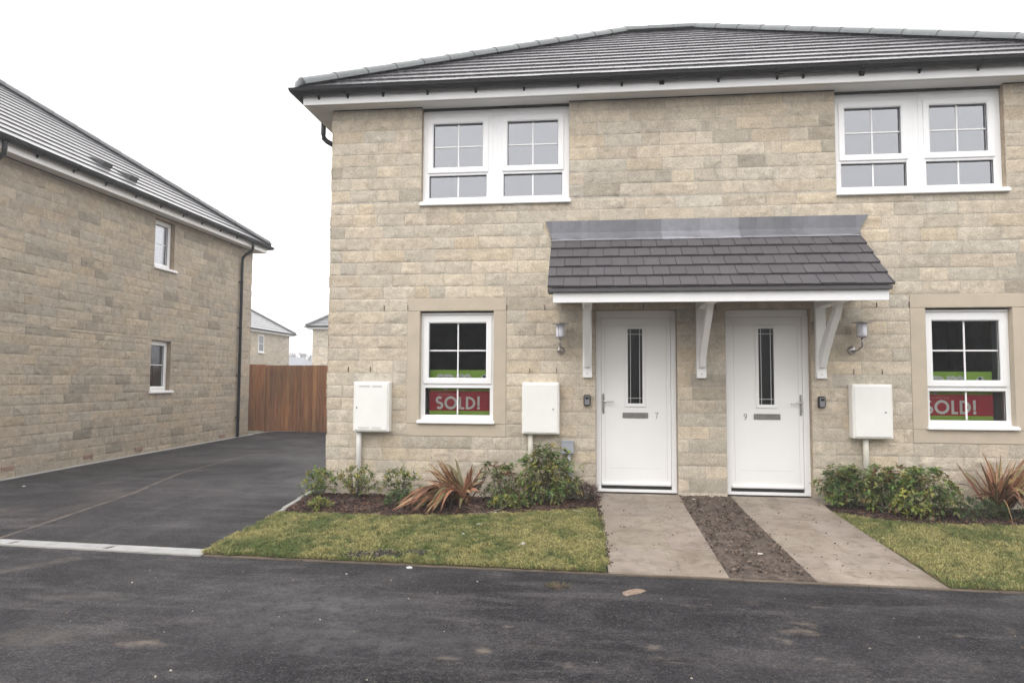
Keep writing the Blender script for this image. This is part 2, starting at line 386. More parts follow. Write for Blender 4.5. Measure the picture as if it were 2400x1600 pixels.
M_DRIVE = tarmac_mat('driveway_tarmac', blobs=[(-6.6, -.9, .5, .35, .5, TAN2), (-6.2, 0.1, .5, .4, .35, TAN2), (-3.9, 2.2, .8, 2.2, .35, GR), (-4.4, -.6, .8, 1.2, .25, GR), (-7.6, 1.5, .5, 2.5, .25, DK)],
    lines=[(-5.67, -2.1, -5.75, -1.0, .034, .85, TAN), (-5.75, -1.0, -5.88, .26, .034, .85, TAN), (-5.88, .26, -6.21, 1.7, .034, .75, TAN), (-6.21, 1.7, -6.34, 3.4, .034, .7, TAN), (-6.34, 3.4, -6.25, 4.9, .034, .6, TAN), (-6.25, 4.9, -5.6, 6.3, .034, .5, TAN),
           (-5.9, -1.6, -6.0, .3, .20, .35, TAN2), (-4.9, -1.8, -5.0, 5, .05, .25, GR), (-4.35, -1.8, -4.3, 5, .05, .22, GR)], base=(.021, .020, .022))
b = MB(); NX, NY = 10, 40
def drain_back(x): return -2.086 - .0505*(x+3.51)
idx = []
for j in range(NY+1):
    row = []
    for i in range(NX+1):
        x = lerp(-8.33, -3.30, i/NX); y = lerp(drain_back(x)+.002, 10.2, (j/NY)**1.5)
        row.append(b.vert((x, y, drive_z(y) + .006*noise.noise(Vector((x*.8, y*.8, 0)))*min(1, (y+2.1)))))
    idx.append(row)
for j in range(NY):
    for i in range(NX): b.face((idx[j][i], idx[j][i+1], idx[j+1][i+1], idx[j+1][i]))
o = b.build('driveway', M_DRIVE, smooth=True); tag(o, kind='structure')
b = MB(); b.poly([(-30, -2.0, -.30), (-8.6, -2.0, -.30), (-8.6, 14, -.12), (-30, 14, -.12)]); tag(b.build('side_ground', M_GROUND), kind='structure')

# garden soil sheet, one per patch of bed so that its height follows the slope
def grid_patch(name, inside_l, inside_r, y0f, y1f, zf, mat, res=.05, amp=.012, seed=0, skirt=.08, nx=None, freq=7, kind='structure'):
    b = MB(); n = 60 if nx is None else nx; m = 44; idx = []
    for j in range(m+1):
        row = []
        for i in range(n+1):
            s = i/n; t = j/m
            xm = lerp(inside_l(t), inside_r(t), s); y = lerp(y0f(xm), y1f(xm), t); x = lerp(inside_l(t), inside_r(t), s)
            h = noise.fractal(Vector((x*freq, y*freq, seed)), .9, 2.1, 5)*amp*min(1, .25+s*(1-s)*8)*min(1, .2+t*9)
            row.append(b.vert((x, y, zf(x, y) + h)))
        idx.append(row)
    for j in range(m):
        for i in range(n): b.face((idx[j][i], idx[j][i+1], idx[j+1][i+1], idx[j+1][i]))
    edge = [idx[0][i] for i in range(n+1)] + [idx[j][n] for j in range(1, m+1)] + [idx[m][i] for i in range(n-1, -1, -1)] + [idx[j][0] for j in range(m-1, 0, -1)]
    low = [b.vert((b.v[k][0], b.v[k][1], b.v[k][2]-skirt)) for k in edge]
    L = len(edge)
    for k in range(L): b.face((edge[k], low[k], low[(k+1) % L], edge[(k+1) % L]))
    o = b.build(name, mat, smooth=True)
    return tag(o, kind=kind)
def bedfront_l(x): return interp(x, (-3.35, -2.2, -1.3, -.6, -.1, .1), (-1.02, -1.04, -.93, -.66, -.46, -.44))
def bedfront_r(x): return interp(x, (2.4, 2.8, 3.1, 4.2, 6.2), (-.28, -.60, -.76, -.76, -.78))
P7L = lambda y: lerp(.000, .066, -y/2.40); P7R = lambda y: lerp(.925, .992, -y/2.40)
P9L = lambda y: lerp(1.490, 1.645, -y/2.43); P9R = lambda y: lerp(2.385, 2.573, -y/2.43)
soil_l = grid_patch('flower_bed_soil', lambda t: -3.33, lambda t: .04, lambda x: bedfront_l(x)-.05, lambda x: .02, lambda x, y: garden_z(x, y) + .035*max(0, 1-((y+.45)/.5)**2), M_SOIL, amp=.03, seed=1, freq=6)
soil_m = grid_patch('trodden_soil_strip', lambda t: P7R(lerp(-2.39, 0, t))-.02, lambda t: P9L(lerp(-2.40, 0, t))+.02, lambda x: road_edge(x)+.02, lambda x: .03,
                    lambda x, y: path_z(y)-.010+.012*max(0, -y-2.1)*3, M_SOIL2, amp=.040, seed=5, freq=8, nx=40)
soil_r = grid_patch('flower_bed_soil', lambda t: 2.36, lambda t: 6.2, lambda x: bedfront_r(x)-.06, lambda x: .02, lambda x, y: garden_z(x, y) + .035*max(0, 1-((y+.4)/.45)**2), M_SOIL, amp=.03, seed=9, freq=6)
M_TURF = soil_mat('turf_base', (.055, .055, .02), (.12, .105, .045))
lawn_l = grid_patch('lawn', lambda t: lerp(-3.42, -3.33, t), lambda t: lerp(.05, .03, t), lambda x: road_edge(x)+.01, lambda x: bedfront_l(x), lambda x, y: garden_z(x, y)+.012, M_TURF, amp=.010, seed=2, freq=5)
lawn_r = grid_patch('lawn', lambda t: lerp(2.565, 2.43, t), lambda t: 6.2, lambda x: road_edge(x)+.01, lambda x: bedfront_r(x), lambda x, y: garden_z(x, y)+.012, M_TURF, amp=.010, seed=3, freq=5)

# paths of concrete flags
def make_path(name, L, R, seed):
    r = random.Random(seed); b = MB()
    rows = [-.005, -.36, -.80, -1.30, -1.78, -2.12]
    for k, ya in enumerate(rows):
        yb = rows[k+1] if k+1 < len(rows) else None
        cut = r.choice((.42, .55, .62)) if k else .5
        for (s0, s1) in ((0, cut), (cut, 1)):
            g = .0022; c = r.uniform(.975, 1.025); col = (c, c*r.uniform(.98, 1.01), c*r.uniform(.96, 1.02))
            top = []; n = 5; m = 5
            idx = []
            for j in range(n+1):
                row = []
                for i in range(m+1):
                    x_s = lerp(s0, s1, i/m)
                    y = lerp(ya-g, (yb+g) if yb is not None else road_edge(1)-.0, j/n)
                    if yb is None: y = lerp(ya-g, road_edge(lerp(L(-2.4), R(-2.4), x_s))+.002, j/n)
                    x = lerp(L(y)+(g if s0 else 0), R(y)-(g if s1 < 1 else 0), x_s)
                    row.append(b.vert((x, y, path_z(y)), col))
                idx.append(row)
            for j in range(n):
                for i in range(m): b.face((idx[j][i], idx[j+1][i], idx[j+1][i+1], idx[j][i+1]))
            ed = [idx[0][i] for i in range(m+1)] + [idx[j][m] for j in range(1, n+1)] + [idx[n][i] for i in range(m-1, -1, -1)] + [idx[j][0] for j in range(n-1, 0, -1)]
            low = [b.vert((b.v[q][0], b.v[q][1], b.v[q][2]-.05), (.5, .45, .4)) for q in ed]
            for q in range(len(ed)): b.face((ed[q], ed[(q+1) % len(ed)], low[(q+1) % len(ed)], low[q]))
    # bedding mortar under the joints
    for j in range(12):
        y0 = lerp(0, -2.39, j/12); y1 = lerp(0, -2.39, (j+1)/12)
        b.poly([(L(y0)+.01, y0, path_z(y0)-.003), (L(y1)+.01, y1, path_z(y1)-.003), (R(y1)-.01, y1, path_z(y1)-.003), (R(y0)-.01, y0, path_z(y0)-.003)], (.88, .86, .83))
    return tag(b.build(name, M_PATH), kind='structure')
make_path('path', P7L, P7R, 3); make_path('path', P9L, P9R, 8)

# pin kerb between gardens and road
b = MB(); x = -3.40
while x < 6.5:
    L = .9; x1 = x+L-.006
    p = [(x, road_edge(x)-.028), (x1, road_edge(x1)-.028), (x1, road_edge(x1)+.012), (x, road_edge(x)+.012)]
    i = [b.vert((q[0], q[1], -.30)) for q in p] + [b.vert((q[0], q[1], -.271+.003*sin(x*9))) for q in p]
    for q in ((4,5,6,7),(0,1,5,4),(1,2,6,5),(2,3,7,6),(3,0,4,7)): b.face([i[k] for k in q])
    x += L
tag(b.build('kerb', simple('muddy_concrete', (.13, .10, .075), .8, .35, 6, 80, .3, .003)), kind='structure')
# fine kerb along the foot of the neighbouring wall
b = MB(); n = 24
for k in range(n):
    y0 = lerp(-1.6, 7.9, k/n); y1 = lerp(-1.6, 7.9, (k+1)/n)
    b.poly([(-8.36, y0, drive_z(y0)+.03), (-8.245, y0, drive_z(y0)+.006), (-8.245, y1, drive_z(y1)+.006), (-8.36, y1, drive_z(y1)+.03)])
pts = [(-8.245, 7.9), (-8.27, 8.35), (-8.1, 8.75), (-7.6, 8.95)]
for (xa, ya), (xb, yb) in zip(pts[:-1], pts[1:]):
    b.poly([(xa-.10, ya+.02, drive_z(ya)+.02), (xa, ya, drive_z(ya)+.02), (xb, yb, drive_z(yb)+.02), (xb-.10, yb+.06, drive_z(yb)+.02)])
tag(b.build('kerb', M_KERB), kind='structure')

# drainage channel
dr = thing('drain_channel', 'pale concrete slotted drainage channel across the mouth of the driveway', 'drain', (-6, -2.05, -.28))
def dpt(u, w, z): # u along from right end, w across (0 front..1 back)
    x = -3.43 - u; f = -2.292 - .0575*(x+3.42); k = -2.088 - .0505*(x+3.51)
    return (x + .06*w, lerp(f, k, w), z)
b = MB(dpt); b.box(0, 5.2, 0, .22, -.30, -.268); b.box(0, 5.2, .93, 1., -.30, -.268); b.build('channel_body', M_KERB, dr)
b = MB(dpt); b.m = 0
u = .01; seg = 0
while u < 5.15:
    ue = min(u+.995, 5.15); b.box(u+.002, ue-.002, .23, .30, -.292, -.2705); b.box(u+.002, ue-.002, .85, .92, -.292, -.2705)
    k = u+.03
    while k < ue-.03:
        b.box(k, k+.022, .301, .849, -.286, -.2712); k += .034
    u += 1.0
b.build('grating', M_DRAIN, dr)
b = MB(dpt); b.box(0, 5.2, .22, .93, -.299, -.2935); b.build('channel_bed', M_DARK, dr)

# ------------------------------------------------------------------ stonework
COURSE = .1487
def stone_wall(name, parent, M, u0, u1, zlo, zhi, opens, seed, mat, hi=True, tone=(1, 1, 1), ends=(True, True), depth=.10, zoff=.591, dark=.05):
    r = random.Random(seed); b = MB(M)
    def mort(): return (.50*tone[0], .465*tone[1], .41*tone[2])
    k = math.floor((zlo-zoff)/COURSE); z = zoff + k*COURSE
    while z < zhi - 1e-4:
        za, zb = max(z, zlo), min(z+COURSE, zhi)
        cuts = sorted({za, zb} | {q for o in opens for q in (o[1], o[3]) if za+.012 < q < zb-.012})
        # joints for the whole course
        js = [u0]; p = u0 + r.uniform(.12, .42)
        while p < u1 - .10:
            js.append(p); p += r.choice((.20, .27, .32, .37, .42, .47, .54))*r.uniform(.92, 1.08)
        js.append(u1)
        for ca, cb in zip(cuts[:-1], cuts[1:]):
            if cb-ca < .01: continue
            mid = (ca+cb)/2
            blk = sorted([(o[0], o[2]) for o in opens if o[1]-.011 < mid < o[3]+.011 and o[1] < mid < o[3]])
            free = []; s = u0
            for a, e in blk:
                if a > s: free.append((s, a))
                s = max(s, e)
            if s < u1: free.append((s, u1))
            for a, e in free:
                b.poly([(a, .0028, ca), (e, .0028, ca), (e, .0028, cb), (a, .0028, cb)], mort())
                pts = [a] + [q for q in js if a+.09 < q < e-.09] + [e]
                for sa, sb in zip(pts[:-1], pts[1:]):
                    g = .0037
                    xa = sa + (g if (sa > u0+1e-6 or not ends[0]) else -r.uniform(0, .012)); xb = sb - (g if (sb < u1-1e-6 or not ends[1]) else -r.uniform(0, .012))
                    v = r.gauss(1, .055); w = r.uniform(-.02, .02); base = (.575, .512, .418)
                    q = r.random()
                    if q < dark: base = (.475, .430, .355); v *= r.uniform(.85, 1.05)
                    elif q < dark + .14: base = (.595, .516, .402)
                    elif q < dark + .32: base = (.545, .498, .420)
                    col = (base[0]*v*(1+w)*tone[0], base[1]*v*tone[1], base[2]*v*(1-w)*tone[2])
                    eg = .006; wS = xb-xa; wT = cb-ca-2*g
                    if wS < .03 or wT < .03: continue
                    ni = max(2, int(wS/(.028 if hi else .12))); nj = 5 if hi else 1
                    S_ = [0, eg/wS] + [lerp(eg/wS, 1-eg/wS, q_/ni) for q_ in range(1, ni)] + [1-eg/wS, 1]
                    T_ = [0, eg/wT] + [lerp(eg/wT, 1-eg/wT, q_/nj) for q_ in range(1, nj)] + [1-eg/wT, 1]
                    nu = len(S_)-1; nz_ = len(T_)-1
                    prod = r.uniform(.0005, .005); tilt = r.uniform(-.0035, .0035); tlu = r.uniform(-.004, .004); ph = r.uniform(0, 99)
                    grid = []
                    for j in range(nz_+1):
                        row = []
                        for i in range(nu+1):
                            s_ = S_[i]; t_ = T_[j]; uu = lerp(xa, xb, s_); zz = lerp(ca+g, cb-g, t_)
                            if i in (0, nu) or j in (0, nz_):
                                d = .0010
                                if hi:
                                    if i in (0, nu) and j not in (0, nz_): uu += r.uniform(-.003, .003)
                                    if j in (0, nz_) and i not in (0, nu): zz += r.uniform(-.0028, .0028)
                            else:
                                near = min(s_*(xb-xa), (1-s_)*(xb-xa), t_*(cb-ca), (1-t_)*(cb-ca))
                                e_ = min(1, .15 + near/.045)
                                # conchoidal chips: slanting ridges across the face
                                qq = uu*9 + zz*13; nn = noise.fractal(Vector((qq+ph, (zz*9-uu*7), ph)), .8, 2.2, 3)
                                nn = abs(nn)*1.6-.5
                                d = -max(-.001, (prod + tilt*(t_-.5)*2 + tlu*(s_-.5)*2 + .012*nn)*e_)
                            row.append(b.vert((uu, d, zz), col))
                        grid.append(row)
                    if hi:  # pull the first inner ring close to the edges: sharp arris
                        pass
                    for j in range(nz_):
                        for i in range(nu): b.face((grid[j][i], grid[j][i+1], grid[j+1][i+1], grid[j+1][i]))
        z += COURSE
    for o in opens:  # reveals
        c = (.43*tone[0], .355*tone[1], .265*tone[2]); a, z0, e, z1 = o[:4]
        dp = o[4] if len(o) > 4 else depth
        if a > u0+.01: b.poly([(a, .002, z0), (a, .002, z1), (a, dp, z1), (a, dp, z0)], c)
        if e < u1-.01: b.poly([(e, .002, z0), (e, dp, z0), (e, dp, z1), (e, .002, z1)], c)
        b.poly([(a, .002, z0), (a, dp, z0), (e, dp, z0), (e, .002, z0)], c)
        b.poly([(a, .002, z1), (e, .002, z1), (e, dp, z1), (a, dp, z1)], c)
    return b.build(name, mat, parent, smooth=True)

# ------------------------------------------------------------------ windows
def window(parent, M, frame, lights, sill, D=.09, glass=M_GLASS_UP, room=None, head=None, surround=None, face=1):
    """frame=(u0,z0,u1,z1); lights=list of dict(f=(u0,u1), up=(u0,z0,u1,z1), lo=..|None, mu=(x or None), mz=(z or None))"""
    f = frame; b = MB(M)
    F = D; Bk = D+.065
    for L in lights:
        a, e = L['f']; up = L['up']; lo = L.get('lo'); sb = L.get('sb', .068)
        z0 = lo[1] if lo else up[1]-sb
        hole = (min(a+.045, (lo or up)[0]), z0, max(e-.045, (lo or up)[2]), up[3]+sb-.012)
        if lo: hole = (lo[0], lo[1], lo[2], up[3]+sb-.012)
        b.ring((a, f[1], e, f[3]), hole, F, Bk, .010)
        if lo:
            zt = lo[3]; zs = up[1]-sb+.012
            b.box(lo[0]-.002, lo[2]+.002, F+.006, Bk-.003, zt, zs, bv=.004)
            b.ring((lo[0]-.012, lo[1]-.012, lo[2]+.012, lo[3]+.012), lo, F-.003, F+.03, .010)
        b.ring((up[0]-sb, up[1]-sb, up[2]+sb, up[3]+sb), up, F-.014, Bk-.006, .014)
        mw = .0085
        for g in (up, lo):
            if g is None: continue
            mu = L.get('mu')
            if mu: b.box(mu-mw, mu+mw, F+.025, F+.045, g[1], g[3], bv=.003)
            if g is up and L.get('mz'):
                q = L['mz']
                if mu: b.box(g[0], mu-mw, F+.026, F+.044, q-mw, q+mw, bv=.003); b.box(mu+mw, g[2], F+.026, F+.044, q-mw, q+mw, bv=.003)
                else: b.box(g[0], g[2], F+.026, F+.044, q-mw, q+mw, bv=.003)
    w = b.build('window', M_UPVC, parent)
    # dark weather seals round each glazed opening
    b = MB(M)
    for L in lights:
        for g in (L['up'], L.get('lo')):
            if g: b.ring((g[0]-.001, g[1]-.001, g[2]+.001, g[3]+.001), (g[0]+.004, g[1]+.004, g[2]-.004, g[3]-.004), F+.010, F+.022, .001)
    b.build('seal', simple('grey_seal', (.10, .10, .10), .6) if 'grey_seal' not in bpy.data.materials else bpy.data.materials['grey_seal'], w)
    for L in lights:
        for g in (L['up'], L.get('lo')):
            if g:
                b = MB(M); b.poly([(g[0]-.01, F+.036, g[1]-.01), (g[2]+.01, F+.036, g[1]-.01), (g[2]+.01, F+.036, g[3]+.01), (g[0]-.01, F+.036, g[3]+.01)])
                b.build('pane', glass, w)
    if sill:
        s = sill; b = MB(M)
        b.box(s[0], s[1], s[4] if len(s) > 4 else -.04, F+.02, s[2], s[3], bv=.006)
        b.box(s[0]+.012, s[1]-.012, (s[4] if len(s) > 4 else -.04)+.012, F+.01, s[3]-.002, s[3]+.012, bv=.004)
        b.build('sill', M_UPVC, w)
    if head:
        b = MB(M); b.box(f[0]+.004, f[2]-.004, F-.02, F+.06, f[3]+.001, head, bv=.005); b.build('drip_strip', M_UPVC, w)
    if surround:
        b = MB(M)
        for (a0, a1, q0, q1) in surround: b.box(a0, a1, -.006, .10, q0, q1, bv=.003)
        b.build('stone_surround', M_ASHLAR, w)
    if room:
        # inner reveal, then the room itself
        mat, rd, ru, rlo, rhi = room
        b = MB(M); a, e = f[0]+.03, f[2]-.03; z0, z1 = f[1]+.03, f[3]-.03; d0, d1 = Bk+.002, .34
        b.poly([(a, d0, z0), (a, d0, z1), (a, d1, z1), (a, d1, z0)]); b.poly([(e, d0, z0), (e, d1, z0), (e, d1, z1), (e, d0, z1)])
        b.poly([(a, d0, z0), (a, d1, z0), (e, d1, z0), (e, d0, z0)]); b.poly([(a, d0, z1), (e, d0, z1), (e, d1, z1), (a, d1, z1)])
        b.build('inner_reveal', M_PLASTER, w)
        b = MB(M); A, E_ = a-ru, e+ru; Z0, Z1 = rlo, rhi; Y = d1+rd
        for q in ([(A, Y, Z0), (E_, Y, Z0), (E_, Y, Z1), (A, Y, Z1)], [(A, d1, Z0), (A, Y, Z0), (A, Y, Z1), (A, d1, Z1)], [(E_, d1, Z0), (E_, Y, Z0), (E_, Y, Z1), (E_, d1, Z1)],
                  [(A, d1, Z0), (E_, d1, Z0), (E_, Y, Z0), (A, Y, Z0)], [(A, d1, Z1), (E_, d1, Z1), (E_, Y, Z1), (A, Y, Z1)],
                  [(A, d1, Z0), (a, d1, Z0), (a, d1, Z1), (A, d1, Z1)], [(e, d1, Z0), (E_, d1, Z0), (E_, d1, Z1), (e, d1, Z1)],
                  [(a, d1, Z0), (e, d1, Z0), (e, d1, z0), (a, d1, z0)], [(a, d1, z1), (e, d1, z1), (e, d1, Z1), (a, d1, Z1)]): b.poly(q)
        b.build('room_lining', mat, w)
    return w

# ------------------------------------------------------------------ roofs
def roof_face(b, O, eu, ev, a0, a1, b0, b1, V, exp, tw, seed, T=.024, jit=.0015, gap=.0015, vary=.12):
    """O origin on eave line, eu along eave, ev up slope; usable u in [a0+a1 v, b0-b1 v]"""
    O = Vector(O); eu = Vector(eu).normalized(); ev = Vector(ev).normalized(); n = eu.cross(ev).normalized()
    if n.z < 0: n = -n
    r = random.Random(seed); rows = int(math.ceil(V/exp-1e-6))
    def P(u, v, h): return tuple(O + eu*u + ev*v + n*h)
    for k in range(rows):
        v0 = k*exp; v1 = min(v0+exp, V); off = (k % 2)*tw*.5
        la, lb = a0+a1*v0, b0-b1*v0; ua, ub = a0+a1*v1, b0-b1*v1
        if lb-la < .03: break
        u = math.floor((la-off)/tw)*tw + off
        while u < lb:
            p0, p1 = max(u, la), min(u+tw, lb); q0, q1 = max(u, ua), min(u+tw, ub)
            if p1-p0 > .004:
                if q1 < q0: q0 = q1 = (q0+q1)/2 if abs(q0-q1) < tw else None
                if q0 is None: q0 = q1 = p0 if a1 and p0 > (la+lb)/2 else p1
                q0 = max(min(q0, p1+.5), p0-.5)
                g = gap; h0 = T + r.uniform(-jit, jit); h1 = .004; s = r.uniform(1-vary, 1+vary); c = (s, s, s)
                i = [b.vert(P(p0+g, v0, 0), c), b.vert(P(p1-g, v0, 0), c), b.vert(P(p1-g, v0, h0), c), b.vert(P(p0+g, v0, h0), c),
                     b.vert(P(q0+g, v1+.0, h1), c), b.vert(P(max(q1-g, q0+g), v1+.0, h1), c)]
                b.face((i[0], i[1], i[2], i[3])); b.face((i[3], i[2], i[5], i[4]))
                b.face((i[0], i[3], i[4])); b.face((i[1], i[5], i[2]))
            u += tw
    # underlay
    top = [P(a0+a1*V, V, -.004), P(b0-b1*V, V, -.004)]
    b.poly([P(a0, 0, -.004), P(b0, 0, -.004), top[1], top[0]], (.25, .25, .25))

def ridge_tiles(b, A, B, seg=.45, r=.115, seed=0, lift=.0, cap=True):
    A = Vector(A); B = Vector(B); L = (B-A).length; t = (B-A).normalized()
    s_ = t.cross(Vector((0, 0, 1))).normalized(); u_ = s_.cross(t).normalized()
    if u_.z < 0: u_ = -u_
    rr = random.Random(seed); n = max(1, round(L/seg)); sg = L/n; K = 10
    for k in range(n):
        c_ = rr.uniform(.9, 1.1); c = (c_, c_, c_)
        ra, rb = r*1.03, r*.97; a = A+t*(k*sg-.012); e = A+t*((k+1)*sg)
        rings = []
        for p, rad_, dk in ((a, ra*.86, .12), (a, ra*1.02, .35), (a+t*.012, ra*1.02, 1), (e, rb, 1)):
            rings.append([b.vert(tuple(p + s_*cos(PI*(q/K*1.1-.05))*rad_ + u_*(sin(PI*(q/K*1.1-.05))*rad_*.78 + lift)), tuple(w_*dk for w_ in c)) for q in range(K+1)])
        for x_, y_ in zip(rings[:-1], rings[1:]):
            for q in range(K): b.face((x_[q], x_[q+1], y_[q+1], y_[q]))
        if k == 0 and cap:   # rounded end cap
            cen = b.vert(tuple(A - t*.10 + u_*(lift*.2)), c)
            mid = [b.vert(tuple(A - t*.07 + s_*cos(PI*(q/K*1.1-.05))*r*.72 + u_*(sin(PI*(q/K*1.1-.05))*r*.58 + lift*.7)), c) for q in range(K+1)]
            for q in range(K): b.face((mid[q], mid[q+1], rings[0][q+1], rings[0][q])); b.face((cen, mid[q+1], mid[q]))

def hip_house(root, x0, x1, y0, y1, soff, pitch, ov, seed, tilem=M_TILE, hipm=M_HIP, fas=.185, exp=.335, tw=.33, gut=True, detail=True):
    """eave trim and hipped roof over the wall rectangle; ov=(front,back,left,right) overhang"""
    X0, X1, Y0, Y1 = x0-ov[2], x1+ov[3], y0-ov[0], y1+ov[1]
    b = MB(); t = .022
    b.box(X0, X1, Y0, Y0+t, soff, soff+fas+.01, bv=.002); b.box(X0, X1, Y1-t, Y1, soff, soff+fas+.01, bv=.002)
    b.box(X0, X0+t, Y0+t, Y1-t, soff, soff+fas+.01); b.box(X1-t, X1, Y0+t, Y1-t, soff, soff+fas+.01)
    b.build('fascia', M_TRIM, root)
    b = MB(); z = soff+.012
    for q in ((X0+t, X1-t, Y0+t, y0+.13), (X0+t, X1-t, y1-.02, Y1-t), (X0+t, x0+.02, y0+.13, y1-.02), (x1-.02, X1-t, y0+.13, y1-.02)):
        b.box(q[0], q[1], q[2], q[3], z, z+.012)
    # vent strip
    b.build('soffit', M_SOFF, root)
    if detail:
        b = MB(); b.box(X0+t, X1-t, Y0+.060, Y0+.064, z-.002, z+.001); b.box(X0+t, X1-t, Y0+t, Y0+t+.004, z-.002, z+.001)
        b.build('soffit_joint', simple('soffit_shadow_line', (.35, .34, .32), .7) if 'soffit_shadow_line' not in bpy.data.materials else bpy.data.materials['soffit_shadow_line'], root)
    g = .055; EX0, EX1, EY0, EY1 = X0-g, X1+g, Y0-g, Y1+g; ez = soff+fas+.004
    W = EX1-EX0; Dp = EY1-EY0; half = min(W, Dp)/2; tp = math.tan(pitch); cp = cos(pitch); sp = sin(pitch); V = half/cp
    apex = ez + half*tp
    b = MB()
    roof_face(b, (EX0, EY0, ez), (1, 0, 0), (0, cp, sp), 0, cp, W, cp, V, exp, tw, seed)
    roof_face(b, (EX1, EY1, ez), (-1, 0, 0), (0, -cp, sp), 0, cp, W, cp, V, exp, tw, seed+1)
    roof_face(b, (EX0, EY1, ez), (0, -1, 0), (cp, 0, sp), 0, cp, Dp, cp, V, exp, tw, seed+2)
    roof_face(b, (EX1, EY0, ez), (0, 1, 0), (-cp, 0, sp), 0, cp, Dp, cp, V, exp, tw, seed+3)
    roof = b.build('roof', tilem, root)
    if W >= Dp: A = (EX0+half, (EY0+EY1)/2, apex); B = (EX1-half, (EY0+EY1)/2, apex)
    else: A = ((EX0+EX1)/2, EY0+half, apex); B = ((EX0+EX1)/2, EY1-half, apex)
    lf = .022
    for cr in ((EX0, EY0), (EX1, EY0), (EX0, EY1), (EX1, EY1)):
        if W >= Dp: T_ = A if cr[0] == EX0 else B
        else: T_ = A if cr[1] == EY0 else B
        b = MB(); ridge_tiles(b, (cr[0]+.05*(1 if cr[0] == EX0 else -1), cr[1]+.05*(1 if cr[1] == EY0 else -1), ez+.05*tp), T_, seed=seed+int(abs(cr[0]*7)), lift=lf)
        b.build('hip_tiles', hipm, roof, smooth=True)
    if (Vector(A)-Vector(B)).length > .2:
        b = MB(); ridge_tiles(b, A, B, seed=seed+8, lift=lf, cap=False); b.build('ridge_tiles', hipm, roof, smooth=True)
    if gut:
        # half-round gutter swept round the eaves
        b = MB(); K = 8; R = .066; cz = soff+fas-.026; off = R+.004
        prof = [(-off + R*cos(PI + PI*q/K), R*sin(PI + PI*q/K)) for q in range(K+1)]
        prof = [(prof[0][0]-.004, prof[0][1]+.006)] + prof + [(prof[-1][0], prof[-1][1]+.004)]
        corners = [(X0, Y0, -1, -1), (X1, Y0, 1, -1), (X1, Y1, 1, 1), (X0, Y1, -1, 1)]
        rings = []
        for (cx, cy, sx, sy) in corners:
            rings.append([b.vert((cx - sx*p[0], cy - sy*p[0], cz + p[1])) for p in prof])
        for k in range(4):
            a, e = rings[k], rings[(k+1) % 4]
            for q in range(len(prof)-1): b.face((a[q], a[q+1], e[q+1], e[q]))
        gt = b.build('gutter', M_BLACK, root, smooth=False)
        return roof, gt, (X0, X1, Y0, Y1, cz, R, ez, apex)
    return roof, None, (X0, X1, Y0, Y1, 0, 0, ez, apex)

def gutter_bracket(gt, x, y, cz, axis, R=.066, joint=False):
    """a small support clip below the gutter: axis 'x' = gutter running along x on its front side"""
    b = MB(); w = .028 if joint else .013; K = 8; r0 = R+.002; r1 = R+.007
    off = R+.004
    pr = [( -off + r1*cos(PI + PI*q/K), r1*sin(PI + PI*q/K)) for q in range(K+1)] + [(-off + r0*cos(2*PI - PI*q/K), r0*sin(2*PI - PI*q/K)) for q in range(K+1)]
    def emit(profile):
        if axis == 'x': b.prism([(y + p, cz + q) for p, q in profile], x-w, x+w)
        else:
            a = [b.vert((x - p, y-w, cz+q)) for p, q in profile]; e = [b.vert((x - p, y+w, cz+q)) for p, q in profile]
            b.face(a); b.face(e[::-1]); n = len(profile)
            for k in range(n): b.face((a[k], a[(k+1) % n], e[(k+1) % n], e[k]))
    emit(pr)
    emit([(-.004, -.03), (-.004, -.094), (-.0, -.098), (.0, -.03)])
    emit([(-.03, -.058), (-.004, -.085), (-.004, -.05)])
    return b.build('gutter_bracket', M_BLACK, gt)

def downpipe(root, pts, zg, r=.034, clips=(), face='x+'):
    b = MB(); b.tube(pts, r, 12); 
    p = b.build('downpipe', M_BLACK, root, smooth=True)
    for z in clips:
        b = MB(); x, y = pts[-1][0], pts[-1][1]
        b.lathe(x, y, [(r+.006, z-.012), (r+.006, z+.012)], 12); b.box(x-.052, x-.01, y-.05, y+.05, z-.012, z+.012); b.build('pipe_clip', M_BLACK, p)
    return p

# ================================================================== THE PAIR OF HOUSES (7 and 9)
house = thing('semi_detached_house', 'pair of pale sandstone houses with hipped dark tiled roof and two white front doors', 'house', (1.2, 0, -.1))
XW0, XW1, YB = -3.235, 5.63, 7.70
SOF = 4.567
MF = lambda u, d, z: (u, d, z)
CX0, DX0 = -2.097, 3.617
op = [(-2.103, 3.400, -.310, SOF+.02), (2.712, 3.400, 4.505, SOF+.02),
      (-2.250, .591, -1.052, 2.2266), (3.457, .591, 4.66, 2.2266),
      (-.002, -.06, .925, 2.078, .16), (1.468, -.06, 2.395, 2.078, .16)]
wall = stone_wall('wall', house, MF, XW0, XW1, -.30, SOF+.012, op, 11, M_STONE)
stone_wall('side_wall', house, lambda u, d, z: (XW0+d, YB-u, z), 0, YB, -.30, SOF+.012, [], 12, M_STONE, hi=False)
stone_wall('side_wall', house, lambda u, d, z: (XW1-d, u, z), 0, YB, -.30, SOF+.012, [], 13, M_STONE, hi=False)
stone_wall('rear_wall', house, lambda u, d, z: (XW1-u, YB-d, z), 0, XW1-XW0, -.30, SOF+.012, [], 14, M_STONE, hi=False)
roof, gut, G = hip_house(house, XW0, XW1, 0, YB, SOF, rad(32.6), (.235, .235, .285, .285), 21)
for x in (-3.32, -2.96, -2.52, -1.98, -1.40, -.83, -.20, .30, .75, 1.38, 2.02, 2.30, 2.92, 3.52, 4.12, 4.75, 5.35):
    gutter_bracket(gut, x, G[2], G[4], 'x', joint=(x in (.75, 2.92)))
